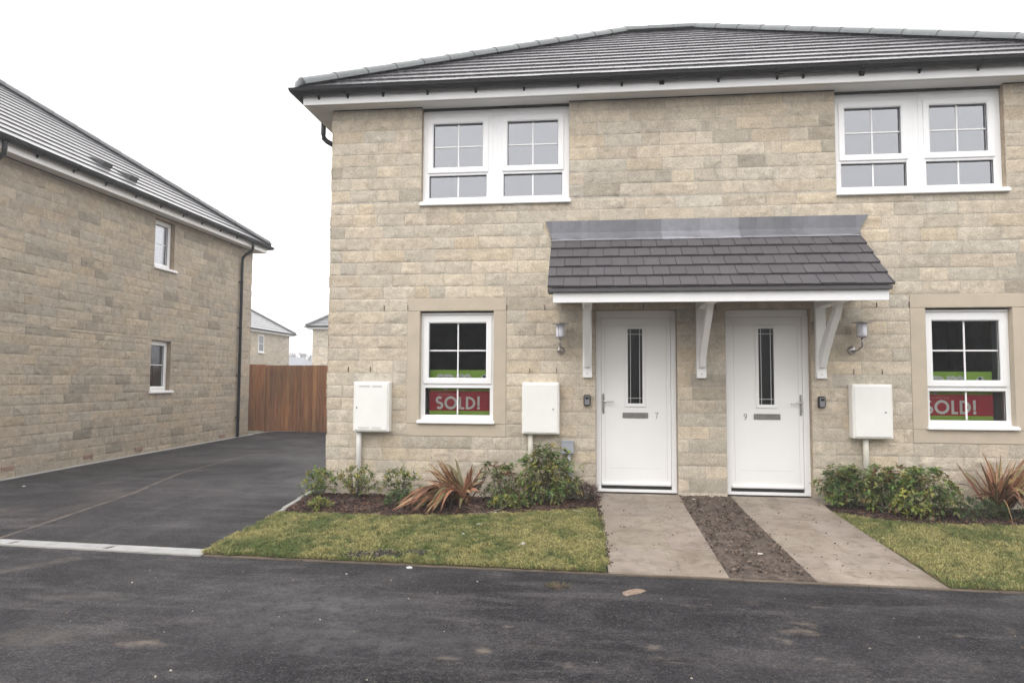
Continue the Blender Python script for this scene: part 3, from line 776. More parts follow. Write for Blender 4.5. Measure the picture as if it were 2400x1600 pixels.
# dark shadow gap strip between wall and soffit
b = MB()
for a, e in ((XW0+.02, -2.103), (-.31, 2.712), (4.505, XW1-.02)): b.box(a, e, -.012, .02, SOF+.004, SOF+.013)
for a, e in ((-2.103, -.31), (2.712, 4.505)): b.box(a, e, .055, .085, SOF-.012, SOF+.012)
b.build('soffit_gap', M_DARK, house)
downpipe(house, [(-3.575, .53, 4.69), (-3.575, .53, 4.50), (-3.565, .53, 4.44), (-3.52, .53, 4.395), (-3.36, .53, 4.30), (-3.30, .53, 4.24), (-3.285, .53, 4.15), (-3.285, .53, -.1)], 0, .033)

def two_light(x0):
    return [dict(f=(x0, x0+.868), up=(x0+.129, 3.846, x0+.741, 4.390), lo=(x0+.082, 3.472, x0+.790, 3.744), mu=x0+.437, mz=4.108),
            dict(f=(x0+.926, x0+1.793), up=(x0+1.046, 3.846, x0+1.658, 4.390), lo=(x0+1.000, 3.472, x0+1.708, 3.744), mu=x0+1.352, mz=4.108)]
for x0 in (-2.103, 2.713):
    L = two_light(x0)
    w = window(house, MF, (x0, 3.404, x0+1.793, 4.528), L, (x0-.012, x0+1.815, 3.352, 3.390, -.045), D=.075, room=(M_ROOMU, 2.4, .25, 2.5, 4.70))
    b = MB(); b.box(x0+.866, x0+.928, .080, .14, 3.404, 4.528, bv=.004); b.box(x0+.002, x0+1.791, .078, .13, 4.5285, 4.556, bv=.004)
    b.build('coupling_post', M_UPVC, w)
for x0, sr in ((CX0, (-2.250, -1.052)), (DX0, (3.457, 4.66))):
    L = [dict(f=(x0, x0+.893), up=(x0+.097, 1.278, x0+.796, 1.937), lo=(x0+.056, .836, x0+.843, 1.157), mu=x0+.448, mz=1.606)]
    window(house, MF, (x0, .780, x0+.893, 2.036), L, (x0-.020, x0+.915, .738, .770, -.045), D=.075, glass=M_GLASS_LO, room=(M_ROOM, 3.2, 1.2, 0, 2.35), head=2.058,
           surround=[(sr[0], sr[1], 2.079, 2.2266), (sr[0], x0-.001, .737, 2.076), (x0+.894, sr[1], .737, 2.076), (sr[0], sr[1], .591, .734)])

# weep vents
for (x, z) in ((-2.541, 2.117), (-2.247, 2.122), (-1.049, 2.117), (-.597, 2.110), (-2.976, 1.380), (-2.699, 1.375), (-.770, 1.367), (-.456, 1.370), (1.362, 2.100), (3.109, 2.112), (3.452, 2.115), (2.848, 1.368), (3.148, 1.369), (.55, 2.115)):
    b = MB(); b.box(x-.004, x+.004, -.012, .01, z-.030, z+.030, bv=.002); b.build('weep_vent', M_WEEP, house)
b = MB()
for q in ((-1.45, .33, .16, .05),):
    pass

# doors ------------------------------------------------------------
def digit(b, ch, x, z, h, y, t=.0065):
    def stroke(pts, w=t):
        for (xa, za), (xb, zb) in zip(pts[:-1], pts[1:]):
            dx, dz = xb-xa, zb-za; L = math.hypot(dx, dz) or 1; nx, nz_ = -dz/L*w/2, dx/L*w/2
            ex, ezz = dx/L*w*.2, dz/L*w*.2
            p = [(xa+nx-ex, za+nz_-ezz), (xb+nx+ex, zb+nz_+ezz), (xb-nx+ex, zb-nz_+ezz), (xa-nx-ex, za-nz_-ezz)]
            a = [b.vert((q[0], y, q[1])) for q in p]; e = [b.vert((q[0], y+.006, q[1])) for q in p]
            b.face(a); b.face(e[::-1])
            for k in range(4): b.face((a[k], a[(k+1) % 4], e[(k+1) % 4], e[k]))
    if ch == '7':
        stroke([(x-.018, z+h*.5), (x+.018, z+h*.5)], t); stroke([(x+.017, z+h*.5), (x+.004, z+h*.12), (x-.002, z-h*.5)], t*.8)
    else:
        c0 = (x, z+h*.22); rr = h*.27
        stroke([(c0[0]+rr*.85*cos(2*PI*k/18), c0[1]+rr*sin(2*PI*k/18)) for k in range(19)], t*.85)
        stroke([(x+rr*.85, z+h*.20), (x+rr*.75, z-h*.08), (x+rr*.2, z-h*.36), (x-rr*.55, z-h*.5)], t*.85)

def door(x0, flip, num, numx):
    S = (lambda u: x0 + .923 - u) if flip else (lambda u: x0 + u)
    f0, f1, zt = x0, x0+.923, 2.075
    M = lambda u, d, z: (S(u), d, z)
    b = MB(M)
    b.box(-.01 if flip else 0, .060, .088, .165, .004, 1.995, bv=.004); b.box(.866, .923 if not flip else .926, .088, .165, .004, 1.995, bv=.004)
    b.box(0, .923, .088, .165, 1.9955, zt, bv=.004)
    fr = b.build('door_frame', M_UPVC, house)
    b = MB(M); b.box(.0, .923, .065, .165, -.028, .003, bv=.004); b.build('threshold', M_UPVC, fr)
    b = MB(M); b.box(.062, .864, .120, .150, .004, .040); b.build('threshold_gap', M_DARK, fr)
    # leaf with a glazed slot
    g = (.373, .990, .540, 1.862)
    b = MB(M); b.ring((.063, .041, .863, 1.992), g, .108, .155, .004)
    leaf = b.build('door', M_DOOR, house)
    b = MB(M); b.ring((g[0]-.034, g[1]-.040, g[2]+.034, g[3]+.030), g, .096, .13, .010); b.build('glazing_trim', M_DOOR, leaf)
    b = MB(M); b.poly([(g[0], .122, g[1]), (g[2], .122, g[1]), (g[2], .122, g[3]), (g[0], .122, g[3])]); b.build('pane', M_GLASS_D, leaf)
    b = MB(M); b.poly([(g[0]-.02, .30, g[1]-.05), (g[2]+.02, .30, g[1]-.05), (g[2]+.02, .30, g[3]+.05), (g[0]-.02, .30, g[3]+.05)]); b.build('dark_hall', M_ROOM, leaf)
    b = MB(M)
    for u in (g[0]+.030, g[2]-.030): b.box(u-.0038, u+.0038, .116, .121, g[1], g[3])
    for z in (g[1]+.062, g[3]-.062): b.box(g[0], g[2], .1155, .1205, z-.0038, z+.0038)
    b.build('lead_came', M_CAME, leaf)
    b = MB(M); b.box(.068, .858, .080, .112, .046, .078, bv=.008); b.build('weather_bar', M_UPVC, leaf)
    # faint moulded grooves
    b = MB(M); e = .0015
    b.box(.16, .76, .1073, .1085, .240, .2425); b.box(.105, .108, .1073, .1085, .12, 1.90); b.box(.815, .818, .1073, .1085, .12, 1.90); b.box(.105, .818, .1073, .1085, 1.90, 1.903)
    b.build('panel_groove', simple('door_groove', (.56, .555, .54), .5) if 'door_groove' not in bpy.data.materials else bpy.data.materials['door_groove'], leaf)
    # letterbox
    b = MB(M); b.box(.309, .603, .098, .110, .819, .885, bv=.006); b.box(.322, .590, .093, .099, .829, .875, bv=.004); b.build('letterbox', M_STEEL, leaf)
    # handle
    b = MB(M); b.box(.075, .099, .097, .109, .868, 1.104, bv=.005)
    b.build('handle_plate', M_STEEL, leaf)
    b = MB(M); b.tube([(.087, .10, 1.016), (.087, .062, 1.016), (.094, .055, 1.016), (.13, .052, 1.014), (.195, .055, 1.012), (.200, .060, 1.012)], .0085, 10); b.build('handle', M_CHROME, leaf, smooth=True)
    b = MB(M); b.box(.078, .096, .082, .098, .905, .935, bv=.004); b.box(.083, .091, .085, .098, .880, .905, bv=.002); b.build('lock_cylinder', M_CHROME, leaf)
    b = MB(); digit(b, num, numx, .851, .066, .103); b.build('house_number', M_NUM, leaf)
    b = MB(M)
    return leaf
door(0.0, False, '7', .700)
d9 = door(1.470, True, '9', 1.697)

# canopy ------------------------------------------------------------
can_y, can_z = -.93, 2.215
pc = math.atan2(2.875-2.215, .93-.13); cpc, spc = cos(pc), sin(pc)
CXL, CXR = -.512, 2.908
b = MB(); roof_face(b, (CXL, can_y, can_z), (1, 0, 0), (0, cpc, spc), 0, 0, CXR-CXL, 0, 1.10, .205, .170, 77, T=.024, jit=.004, gap=.0028, vary=.07)
can = b.build('porch_canopy', M_CTILE, house)
b = MB(); b.box(CXL+.004, CXR-.02, can_y+.002, can_y+.2, can_z-.046, can_z-.007, bv=.003)
b.build('eaves_undertile', M_CTILE, can)
b = MB(); b.box(-.455, 2.868, -.885, -.862, 2.062, 2.172, bv=.003)
b.build('canopy_fascia', M_TRIM, can)
for xa, xb in ((-.470, -.440), (2.852, 2.882)):
    b = MB(); b.prism([(-.886, 2.1735), (0, 2.1735), (0, 2.86+.06), (-.13, 2.86-.02), (-.886, 2.215)], xa, xb)
    b.build('canopy_cheek', M_TRIM, can)
b = MB(); b.box(-.433, 2.846, -.862, -.018, 2.158, 2.168); b.build('canopy_soffit', simple('low_bounce_board', (.20, .17, .14), .8), can)  # unseen underside, coloured dark to cut light bounced beneath the canopy
b = MB(); sh = [-.592, -.09, .75, 1.63, 2.2, 3.042]
for k, (xa, xb) in enumerate(zip(sh[:-1], sh[1:])):
    s = (1.05, .92, 1.36, .90, 1.0)[k]; c = (s, s*.99, s*1.01); t = .002*(k % 2); o_ = .006
    def shr(x, k_): # narrower toward the foot
        if abs(x-sh[0]) < 1e-6: return x + .085*k_
        if abs(x-sh[-1]) < 1e-6: return x - .145*k_
        return x
    prof = [(-.024-t, 3.128), (-.026-t, 2.985), (-.050-t, 2.955), (-.150-t, 2.872+.018), (-.165-t, 2.852+.012)]
    ks = [0, .62, .75, 1, 1]
    for a in range(len(prof)-1):
        N_ = 6
        for q in range(N_):
            x0_, x1_ = lerp(xa, xb+o_, q/N_), lerp(xa, xb+o_, (q+1)/N_)
            def xx(x, kk):
                base = shr(xa, kk) if q == 0 and x == x0_ else x
                if q == N_-1 and x == x1_: base = shr(xb, kk) if abs(xb-sh[-1]) < 1e-6 else x
                return base
            w_ = lambda x: .0022*sin(x*23+k)
            sh2 = 1.25 if a >= 3 else (.86 + .16*((q*7+k*3) % 4)/3)
            cc = (c[0]*sh2, c[1]*sh2, c[2]*sh2)
            b.poly([(xx(x0_, ks[a]), prof[a][0]+w_(x0_), prof[a][1]), (xx(x1_, ks[a]), prof[a][0]+w_(x1_), prof[a][1]), (xx(x1_, ks[a+1]), prof[a+1][0]+w_(x1_), prof[a+1][1]), (xx(x0_, ks[a+1]), prof[a+1][0]+w_(x0_), prof[a+1][1])], cc)
b.build('lead_flashing', M_LEAD, can)
for xc in (-.099, 1.189, 2.491):
    b = MB(); w = .053
    b.box(xc-w, xc+w, -.058, .0-.002, 1.288, 2.157, bv=.003)               # wall post
    b.box(xc-w, xc+w, -.80, -.059, 2.070, 2.157, bv=.003)                  # arm
    n = 9; w2 = .033                                                         # curved brace
    outer = []; inner = []
    for k in range(n+1):
        t = k/n; y = lerp(-.060, -.62, t); z = lerp(1.46, 2.072, t**.80) 
        outer.append((y - .040*sin(PI*.5*(1-t)) - .02, z - .058*t - .075*(1-t)*.6)); inner.append((min(y+.03, -.056), z + .045*(1-t) + .002))
    inner[-1] = (-.50, 2.072); outer[-1] = (-.66, 2.072)
    prof = [(-.058, 1.405)] + [p for p in outer] + inner[::-1]
    b.prism(prof, xc-w2, xc+w2)
    br = b.build('canopy_bracket', M_TRIM, can)
    b = MB(); b.tube([(xc, -.057, 1.335), (xc, -.062, 1.335)], .007, 10); b.build('bolt', M_STEEL, br)

# ================================================================== fixtures on the front wall
def wall_lamp(x, label, dx=0):
    r = thing('wall_lamp', label, 'wall lamp', (x, 0, 1.60), 'lamps beside the front doors')
    cy = -.155
    b = MB(); b.lathe(x, cy, [(.0, 1.912), (.035, 1.914), (.102, 1.904), (.104, 1.898), (.05, 1.893), (.0, 1.893)]); b.build('lamp_cap', M_STEEL, r, smooth=True)
    b = MB(); b.lathe(x, cy, [(.048, 1.752), (.050, 1.76), (.050, 1.892), (.046, 1.893)]); b.build('lamp_glass', M_OPAL, r, smooth=True)
    b = MB()
    for k in range(4):
        a = rad(70)+k*PI/2; b.tube([(x+.054*cos(a), cy+.054*sin(a), 1.742), (x+.054*cos(a), cy+.054*sin(a), 1.898)], .0025, 6)
    b.lathe(x, cy, [(.02, 1.735), (.054, 1.738), (.056, 1.752), (.02, 1.7525)]); b.build('lamp_cage', M_STEEL, r)
    px = x+dx
    b = MB(); b.tube([(x, cy, 1.74), (x, cy, 1.69), (x, cy+.01, 1.64), (lerp(x, px, .4), cy+.05, 1.600), (px, -.04, 1.595)], .011, 10); b.build('lamp_arm', M_STEEL, r, smooth=True)
    b = MB(lambda u, d, z: (px+u, -d, 1.605+z)); pr = [(.046, .0), (.046, .012), (.040, .03), (.026, .042), (.008, .047)]
    rings = [[b.vert((rr*cos(2*PI*k/20), h, rr*1.12*sin(2*PI*k/20))) for k in range(20)] for rr, h in pr]
    for a, e in zip(rings[:-1], rings[1:]):
        for k in range(20): b.face((a[k], a[(k+1) % 20], e[(k+1) % 20], e[k]))
    b.face(rings[-1]); b.build('lamp_backplate', M_STEEL, r, smooth=True)
    return r
wall_lamp(-.408, 'small steel wall lamp with disc cap left of the door numbered 7', -.002)
wall_lamp(2.888, 'small steel wall lamp with disc cap right of the door numbered 9', -.058)

def meter_box(x0, x1, label, lock, vents, px, pipe_bot, pm, cat='meter box'):
    r = thing('meter_box', label, cat, ((x0+x1)/2, 0, .64), 'white meter boxes on the front wall')
    z0, z1, d = .636, 1.230, .125
    b = MB(); b.box(x0, x1, -d, -.004, z0, z1, bv=.010); b.box(x0+.012, x1-.012, -.012, .0, z0-.0, z1+.0); body = b.build('box_body', M_CREAM, r)
    b = MB(); b.box(x0+.020, x1-.020, -d-.010, -d+.002, z0+.020, z1-.022, bv=.004); dr_ = b.build('box_door', M_CREAM, r)
    if vents:
        vm = simple('vent_shadow', (.30, .29, .26), .7)
        for zz in (z0+.052, z0+.040, z1-.052, z1-.064):
            for xa, xb in ((x0+.07, (x0+x1)/2-.015), ((x0+x1)/2+.015, x1-.09)):
                b = MB(); b.box(xa, xb, -d-.0115, -d-.0098, zz, zz+.004); b.build('vent_slot', vm, dr_)
    b = MB(); b.tube([(lock, -d-.016, .925), (lock, -d-.008, .925)], .009, 12); b.build('lock', M_STEEL, dr_)
    b = MB(); b.tube([(px, -.045, z0+.001), (px, -.045, .45), (px+.004, -.046, pipe_bot)], .031, 14); b.build('service_pipe', pm, r, smooth=True)
    return r
M_WPIPE = simple('white_pipe', (.70, .69, .66), .45, .04)
meter_box(-2.862, -2.425, 'white vented meter box nearest the corner of the house, over a white pipe', -2.815, True, -2.812, -.14, M_WPIPE)
meter_box(-.850, -.420, 'plain white meter box between the lower left window and the number 7 door', -.49, False, -.755, -.14, M_PIPE)
meter_box(2.782, 3.200, 'white meter box to the right of the number 9 door, above shrubs', 3.12, False, 2.940, -.14, M_PIPE)

r = thing('junction_box', 'small grey plastic utility box low on the wall left of the number 7 door', 'utility box', (-.325, 0, .41))
b = MB(); b.box(-.400, -.254, -.070, -.004, .410, .562, bv=.006); b.build('box_body', M_GREYBOX, r)
b = MB(); b.box(-.402, -.252, -.076, -.0705, .545, .566, bv=.002); b.box(-.394, -.260, -.074, -.0705, .416, .542, bv=.002); b.build('box_lid', M_GREYBOX, r)
b = MB(); b.tube([(-.308, -.04, .41), (-.308, -.04, .33), (-.296, -.04, .27), (-.296, -.04, -.14)], .024, 12); b.build('service_pipe', simple('pale_grey_pipe', (.45, .47, .50), .5), r, smooth=True)

def key_safe(x0, x1, label):
    r = thing('key_safe', label, 'key safe', ((x0+x1)/2, 0, 1.03), 'key safes beside the front doors')
    b = MB(); b.box(x0, x1, -.052, -.006, .965, 1.090, bv=.012); b.build('case', M_BLACK, r)
    b = MB(); b.box(x0+.012, x1-.012, -.060, -.0525, .975, 1.078, bv=.007); d = b.build('cover', simple('grey_metal_cover', (.26, .26, .27), .4, .1, metal=.6) if 'grey_metal_cover' not in bpy.data.materials else bpy.data.materials['grey_metal_cover'], r)
    b = MB(); b.box(x0+.020, x1-.020, -.0625, -.0605, 1.040, 1.066, bv=.0008); b.build('dial_window', M_BLACK, d)
key_safe(-.143, -.062, 'small black and grey key safe left of the number 7 door')
key_safe(2.452, 2.532, 'small black and grey key safe right of the number 9 door')

# ================================================================== SOLD signs inside the ground-floor windows
def sold_sign(x0, w, label, ysg=.185):
    """x0 = left edge of board"""
    r = thing('sold_sign', label, 'window sign', (x0+w/2, ysg, .80), 'sold boards in the ground floor windows')
    zb, zt = .800, 1.375; y = ysg
    b = MB(); b.box(x0, x0+w, y, y+.006, zb, zt); board = b.build('sign_board', M_LIME, r)
    b = MB(); b.box(x0-.002, x0+w+.002, y-.003, y-.0005, .882, 1.118); b.build('red_panel', M_RED, board)
    def ring_(cx, cz, ro, ri, a0=0, a1=360, m=None, sx=1., yy=-.005):
        n = 40; o_ = []; i_ = []
        for k in range(n+1):
            a = rad(lerp(a0, a1, k/n)); o_.append(b.vert((cx+ro*cos(a)*sx, y+yy, cz+ro*sin(a)))); i_.append(b.vert((cx+ri*cos(a)*sx, y+yy, cz+ri*sin(a))))
        for k in range(n): b.face((i_[k], o_[k], o_[k+1], i_[k+1]))
    b = MB(); H = .156; z0 = .900; zc = z0+H/2; X = x0+.080; t = .0285; Q = 1.17
    # S
    def strip(pts, w_):
        L = []; R = []
        for k, (px, pz) in enumerate(pts):
            a = pts[max(k-1, 0)]; e = pts[min(k+1, len(pts)-1)]; dx, dz = e[0]-a[0], e[1]-a[1]; l = math.hypot(dx, dz)
            L.append(b.vert((px-dz/l*w_/2, y-.005, pz+dx/l*w_/2))); R.append(b.vert((px+dz/l*w_/2, y-.005, pz-dx/l*w_/2)))
        for k in range(len(pts)-1): b.face((L[k], L[k+1], R[k+1], R[k]))
    sp = []
    r1 = (H-t)/4; cx = X+.042
    for k in range(13): a = rad(lerp(38, 225, k/12)); sp.append((cx+r1*.98*cos(a), z0+H-t/2-r1+r1*sin(a)))
    for k in range(13): a = rad(lerp(45, -142, k/12)); sp.append((cx+.003+r1*1.05*cos(a), z0+t/2+r1+r1*sin(a)))
    strip(sp, t)
    ring_(X+.157*Q, zc, H/2+.001, H/2-t, 0, 360, sx=1.0)                      # O
    lx = X+.242*Q; b.poly([(lx, y-.005, z0), (lx+t, y-.005, z0), (lx+t, y-.005, z0+H-.003), (lx, y-.005, z0+H-.003)])
    b.poly([(lx+t, y-.005, z0), (lx+.068, y-.005, z0), (lx+.068, y-.005, z0+t*.9), (lx+t, y-.005, z0+t*.9)])
    dx_ = lx+.087; b.poly([(dx_, y-.005, z0), (dx_+t, y-.005, z0), (dx_+t, y-.005, z0+H-.003), (dx_, y-.005, z0+H-.003)])
    Hd = (H-.003)/2; ring_(dx_+t, z0+Hd, Hd, Hd-t*.9, -90, 90, sx=1.15)
    ex = dx_+.142; b.poly([(ex, y-.005, z0+.040), (ex+t*.9, y-.005, z0+.040), (ex+t, y-.005, z0+H), (ex-.002, y-.005, z0+H)])
    ring_(ex+t/2, z0+.0165, .0175, .0001)
    b.build('sold_lettering', M_WHITE, board)
    # 'and another one'
    cu = bpy.data.curves.new('sign_text', 'FONT'); cu.body = 'and another one'; cu.size = .036; cu.shear = .15
    ob = bpy.data.objects.new('sign_text', cu); C.objects.link(ob); ob.location = (X+.02, y-.006, 1.072); ob.rotation_euler = (PI/2, 0, 0)
    def to_mesh(ob, name, mat):
        dg = bpy.context.evaluated_depsgraph_get(); dg.update(); me = bpy.data.meshes.new_from_object(ob.evaluated_get(dg))
        mo = bpy.data.objects.new(name, me); C.objects.link(mo); M_ = Matrix.Translation(ob.location) @ Matrix.Rotation(PI/2, 4, 'X')
        me.transform(M_); me.materials.clear(); me.materials.append(mat)
        q = board; po = Vector((0, 0, 0))
        while q is not None: po += q.location; q = q.parent
        mo.parent = board; mo.location = -po
        bpy.data.objects.remove(ob)
        return mo
    to_mesh(ob, 'small_lettering', M_PINKT)
    for txt, xx, zz, sz in (('sp', X+.0, 1.196, .27), ('m', X+.235, 1.196, .27)):
        cu = bpy.data.curves.new('sign_text', 'FONT'); cu.body = txt; cu.size = sz; cu.offset = .008; cu.space_character = .92
        ob = bpy.data.objects.new('sign_text', cu); C.objects.link(ob); ob.location = (xx, y-.003, zz); ob.rotation_euler = (PI/2, 0, 0)
        to_mesh(ob, 'large_lettering', M_WHITE)
    b = MB(); ring_(X+.60, 1.275, .046, .0001, yy=-.0035); b.build('round_emblem', M_WHITE, board)
    b = MB(); ring_(X+.592, 1.295, .018, .0001, 20, 330, yy=-.0045); ring_(X+.597, 1.270, .026, .016, 60, 250, yy=-.0045); b.build('emblem_swirl', simple('dark_green_ink', (.03, .13, .12), .6) if 'dark_green_ink' not in bpy.data.materials else bpy.data.materials['dark_green_ink'], board)
    return r
sold_sign(-2.012, .80, 'red and lime SOLD! board in the lower window left of the doors')
sold_sign(3.585, .80, 'red and lime SOLD! board in the lower window at the right edge of the view')

# ================================================================== NEIGHBOURING HOUSE (left)
left = thing('detached_house', 'neighbouring stone house seen along its side wall, left of the driveway', 'house', (-12.3, 3.8, -.15))
LX, LY0, LY1, LS = -8.316, .02, 7.71, 4.383
MLf = lambda u, d, z: (LX-d, u, z)
lo_op = [(3.985, 1.010, 4.590, 1.985), (3.985, 3.392, 4.590, 4.33)]
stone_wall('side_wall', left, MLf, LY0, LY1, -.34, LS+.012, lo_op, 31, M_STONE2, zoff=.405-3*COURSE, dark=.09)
stone_wall('front_wall', left, lambda u, d, z: (LX-8.2+u, LY0+d, z), 0, 8.2, -.34, LS+.012, [], 32, M_STONE2, hi=False)
stone_wall('rear_wall', left, lambda u, d, z: (LX-u, LY1-d, z), 0, 8.2, -.34, LS+.012, [], 33, M_STONE2, hi=False)
stone_wall('side_wall', left, lambda u, d, z: (LX-8.2+d, LY1-u, z), 0, LY1-LY0, -.34, LS+.012, [], 34, M_STONE2, hi=False)
lroof, lgut, LG = hip_house(left, LX-8.2, LX, LY0, LY1, LS, rad(33.6), (.25, .25, .25, .25), 51, tilem=M_TILE2, hipm=M_TILE2, detail=False)
for y in (.9, 1.6, 2.3, 3.05, 3.75, 4.45, 5.1, 5.8, 6.5, 7.3): gutter_bracket(lgut, LG[1], y, LG[4], 'y')
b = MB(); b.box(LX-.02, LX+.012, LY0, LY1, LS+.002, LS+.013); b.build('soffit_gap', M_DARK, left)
for (z0, z1) in ((1.015, 1.975), (3.40, 4.325)):
    u0, u1 = 3.99, 4.585
    window(left, MLf, (u0, z0, u1, z1), [dict(f=(u0, u1), up=(u0+.085, z0+.085, u1-.085, z1-.085), sb=.05, mu=None, mz=z0+(z1-z0)*.52)], (u0-.03, u1+.09, z0-.045, z0-.008, -.045), D=.085,
           glass=glass_mat('obscure_glass', (.8, .82, .82), 1.55, .2, 5.0) if z0 > 2 else M_GLASS_D, room=(M_ROOMU if z0 > 2 else M_ROOM, 1.5, .4, z0-1, LS-.02 if z0 > 2 else 2.3))
gx = LG[1]+.060
pp = downpipe(left, [(gx, 7.14, 4.52), (gx, 7.14, 4.36), (gx-.01, 7.14, 4.31), (gx-.06, 7.14, 4.27), (gx-.19, 7.14, 4.19), (gx-.245, 7.14, 4.13), (LX+.055, 7.14, 4.0), (LX+.055, 7.14, -.10)], 0, .034, clips=(3.55, 2.45, 1.35, .35))
downpipe(left, [(gx, .30, 4.52), (gx, .30, 4.36), (gx-.01, .30, 4.31), (gx-.06, .30, 4.27), (gx-.19, .30, 4.19), (gx-.245, .30, 4.13), (LX+.055, .30, 4.0), (LX+.055, .30, -.10)], 0, .034, clips=(3.55, 1.35))
for y in (.92, 2.47, 3.73, 6.56):
    b = MB(); b.box(LX-.02, LX+.012, y-.107, y+.107, -.075, -.008, bv=.003)
    for k in range(9): b.box(LX+.0121, LX+.0135, y-.095+k*.022, y-.087+k*.022, -.062, -.020)
    b.build('air_brick', M_BRICKV, left)
# roof vents
sl = rad(33.6); cs, sn_ = cos(sl), sin(sl)
for y, up in ((3.05, .92), (3.62, .80)):
    xe, ze = LG[1]+.055, LG[6]
    def MV(u, v, h, y=y, up=up): return (xe - (up+v)*cs + h*sn_, y+u, ze + (up+v)*sn_ + h*cs)
    b = MB(MV)
    i = [b.vert(p, (1, 1, 1)) for p in ((-.11, -.14, .02), (.11, -.14, .02), (.11, -.14, .10), (-.11, -.14, .10), (-.09, .20, .02), (.09, .20, .02))]
    for q in ((0, 1, 2, 3), (3, 2, 5, 4), (0, 3, 4), (1, 5, 2)): b.face([i[k] for k in q])
    b.build('roof_vent', simple('vent_tile', (.055, .055, .06), .75) if 'vent_tile' not in bpy.data.materials else bpy.data.materials['vent_tile'], lroof)

# ================================================================== timber fence and gate at the end of the driveway
def boards(b, x0, x1, y, z0, z1, seed, w=.105):
    r = random.Random(seed); x = x0
    while x < x1-.01:
        xe = min(x+w, x1); s = r.uniform(.78, 1.2); c = (s, s*r.uniform(.92, 1.06), s*r.uniform(.85, 1.1))
        b.box(x+.002, xe-.002, y-r.uniform(.010, .016), y+.012, z0+r.uniform(0, .02), z1+r.uniform(-.004, .004), c, bv=.002); x += w
gate = thing('timber_gate', 'narrow red-brown boarded gate between the neighbouring house and the fence', 'gate', (-8.95, 9.0, -.12))
b = MB(); boards(b, -9.42, -8.530, 9.0, -.12, 1.632, 3); b.build('gate_boards', M_WOOD, gate)
b = MB()
for z in (.1, .8, 1.5): b.box(-9.40, -8.565, 9.014, 9.05, z, z+.09, (1, 1, 1))
b.build('gate_ledge', M_WOOD, gate)
b = MB(); b.box(-9.52, -9.44, 9.0, 9.09, -.2, 1.64, (.9, .9, .9)); b.build('gate_post', M_WOOD, gate)
fence = thing('timber_fence', 'tall red-brown close boarded fence closing the end of the driveway', 'fence', (-6, 9.0, -.12))
b = MB(); boards(b, -8.50, -2.6, 9.0, -.14, 1.615, 5); b.build('fence_boards', M_WOOD, fence)
b = MB()
for z in (.1, .8, 1.45): b.box(-8.465, -2.7, 9.014, 9.06, z, z+.08, (.9, .9, .9))
b.build('fence_rail', M_WOOD, fence)
for x in (-8.515, -6.5, -4.6, -2.75):
    b = MB(); b.box(x-.045, x+.045, 9.061 if x > -8 else 9.0145, 9.15, -.2, 1.60, (.9, .9, .9)); b.build('fence_post', M_WOOD, fence)

# ================================================================== houses further off
def far_house(label, x0, x1, y0, y1, soff, seed, pitch=34, wins=()):
    h = thing('house', label, 'house', ((x0+x1)/2, (y0+y1)/2, -.2))
    z0 = -.4
    for M, L in ((lambda u, d, z: (x0+u, y0+d, z), x1-x0), (lambda u, d, z: (x1-d, y0+u, z), y1-y0), (lambda u, d, z: (x1-u, y1-d, z), x1-x0), (lambda u, d, z: (x0+d, y1-u, z), y1-y0)):
        stone_wall('wall', h, M, 0, L, z0, soff+.01, [], seed, M_STONE, hi=False); seed += 1
    hip_house(h, x0, x1, y0, y1, soff, rad(pitch), (.3, .3, .3, .3), seed, tilem=M_TILE2, hipm=M_TILE2, exp=.36, tw=.6, detail=False)
    for (M, u0, u1, a, e) in wins:
        b = MB(M); b.ring((u0, a, u1, e), (u0+.08, a+.09, u1-.08, e-.08), -.03, .03, .01); b.box(u0-.05, u1+.05, -.09, 0, a-.05, a-.002)
        b.box(u0+.08, u1-.08, -.022, -.012, (a+e)/2-.012, (a+e)/2+.012); w = b.build('window', M_UPVC, h)
        b = MB(M); b.poly([(u0+.07, -.010, a+.08), (u1-.07, -.010, a+.08), (u1-.07, -.010, e-.07), (u0+.07, -.010, e-.07)]); b.build('pane', simple('dull_far_glass', (.13, .14, .16), .15) if 'dull_far_glass' not in bpy.data.materials else bpy.data.materials['dull_far_glass'], w)
    return h
far_house('stone house beyond the fence with one narrow white window, behind the neighbouring house', -30.5, -22.2, 31.3, 39.8, 4.40, 61,
          wins=((lambda u, d, z: (-22.2-d, u, z), 35.05, 35.85, 3.05, 4.25),))
far_house('stone house beyond the fence peeping out behind the corner of the near pair', -17.45, -8.8, 32.9, 41.0, 4.42, 71)

gh = thing('bungalow', 'distant low house with plain grey roof seen between the far houses', 'house', (-52, 112, 0))
b = MB(); b.box(-61.1, -50.7, 108, 116, -.4, 2.4); b.build('wall', simple('pale_render', (.5, .5, .48), .8), gh)
b = MB(); b.prism([(107.4, 2.4), (116.6, 2.4), (112, 5.3)], -61.6, -50.3); b.v = [((x+2.2) if (abs(z-5.3) < .01 and x < -56) else ((x-2.4) if abs(z-5.3) < .01 else x), y, z) for x, y, z in b.v]
b.build('roof', simple('pale_grey_roof', (.20, .21, .24), .55), gh)

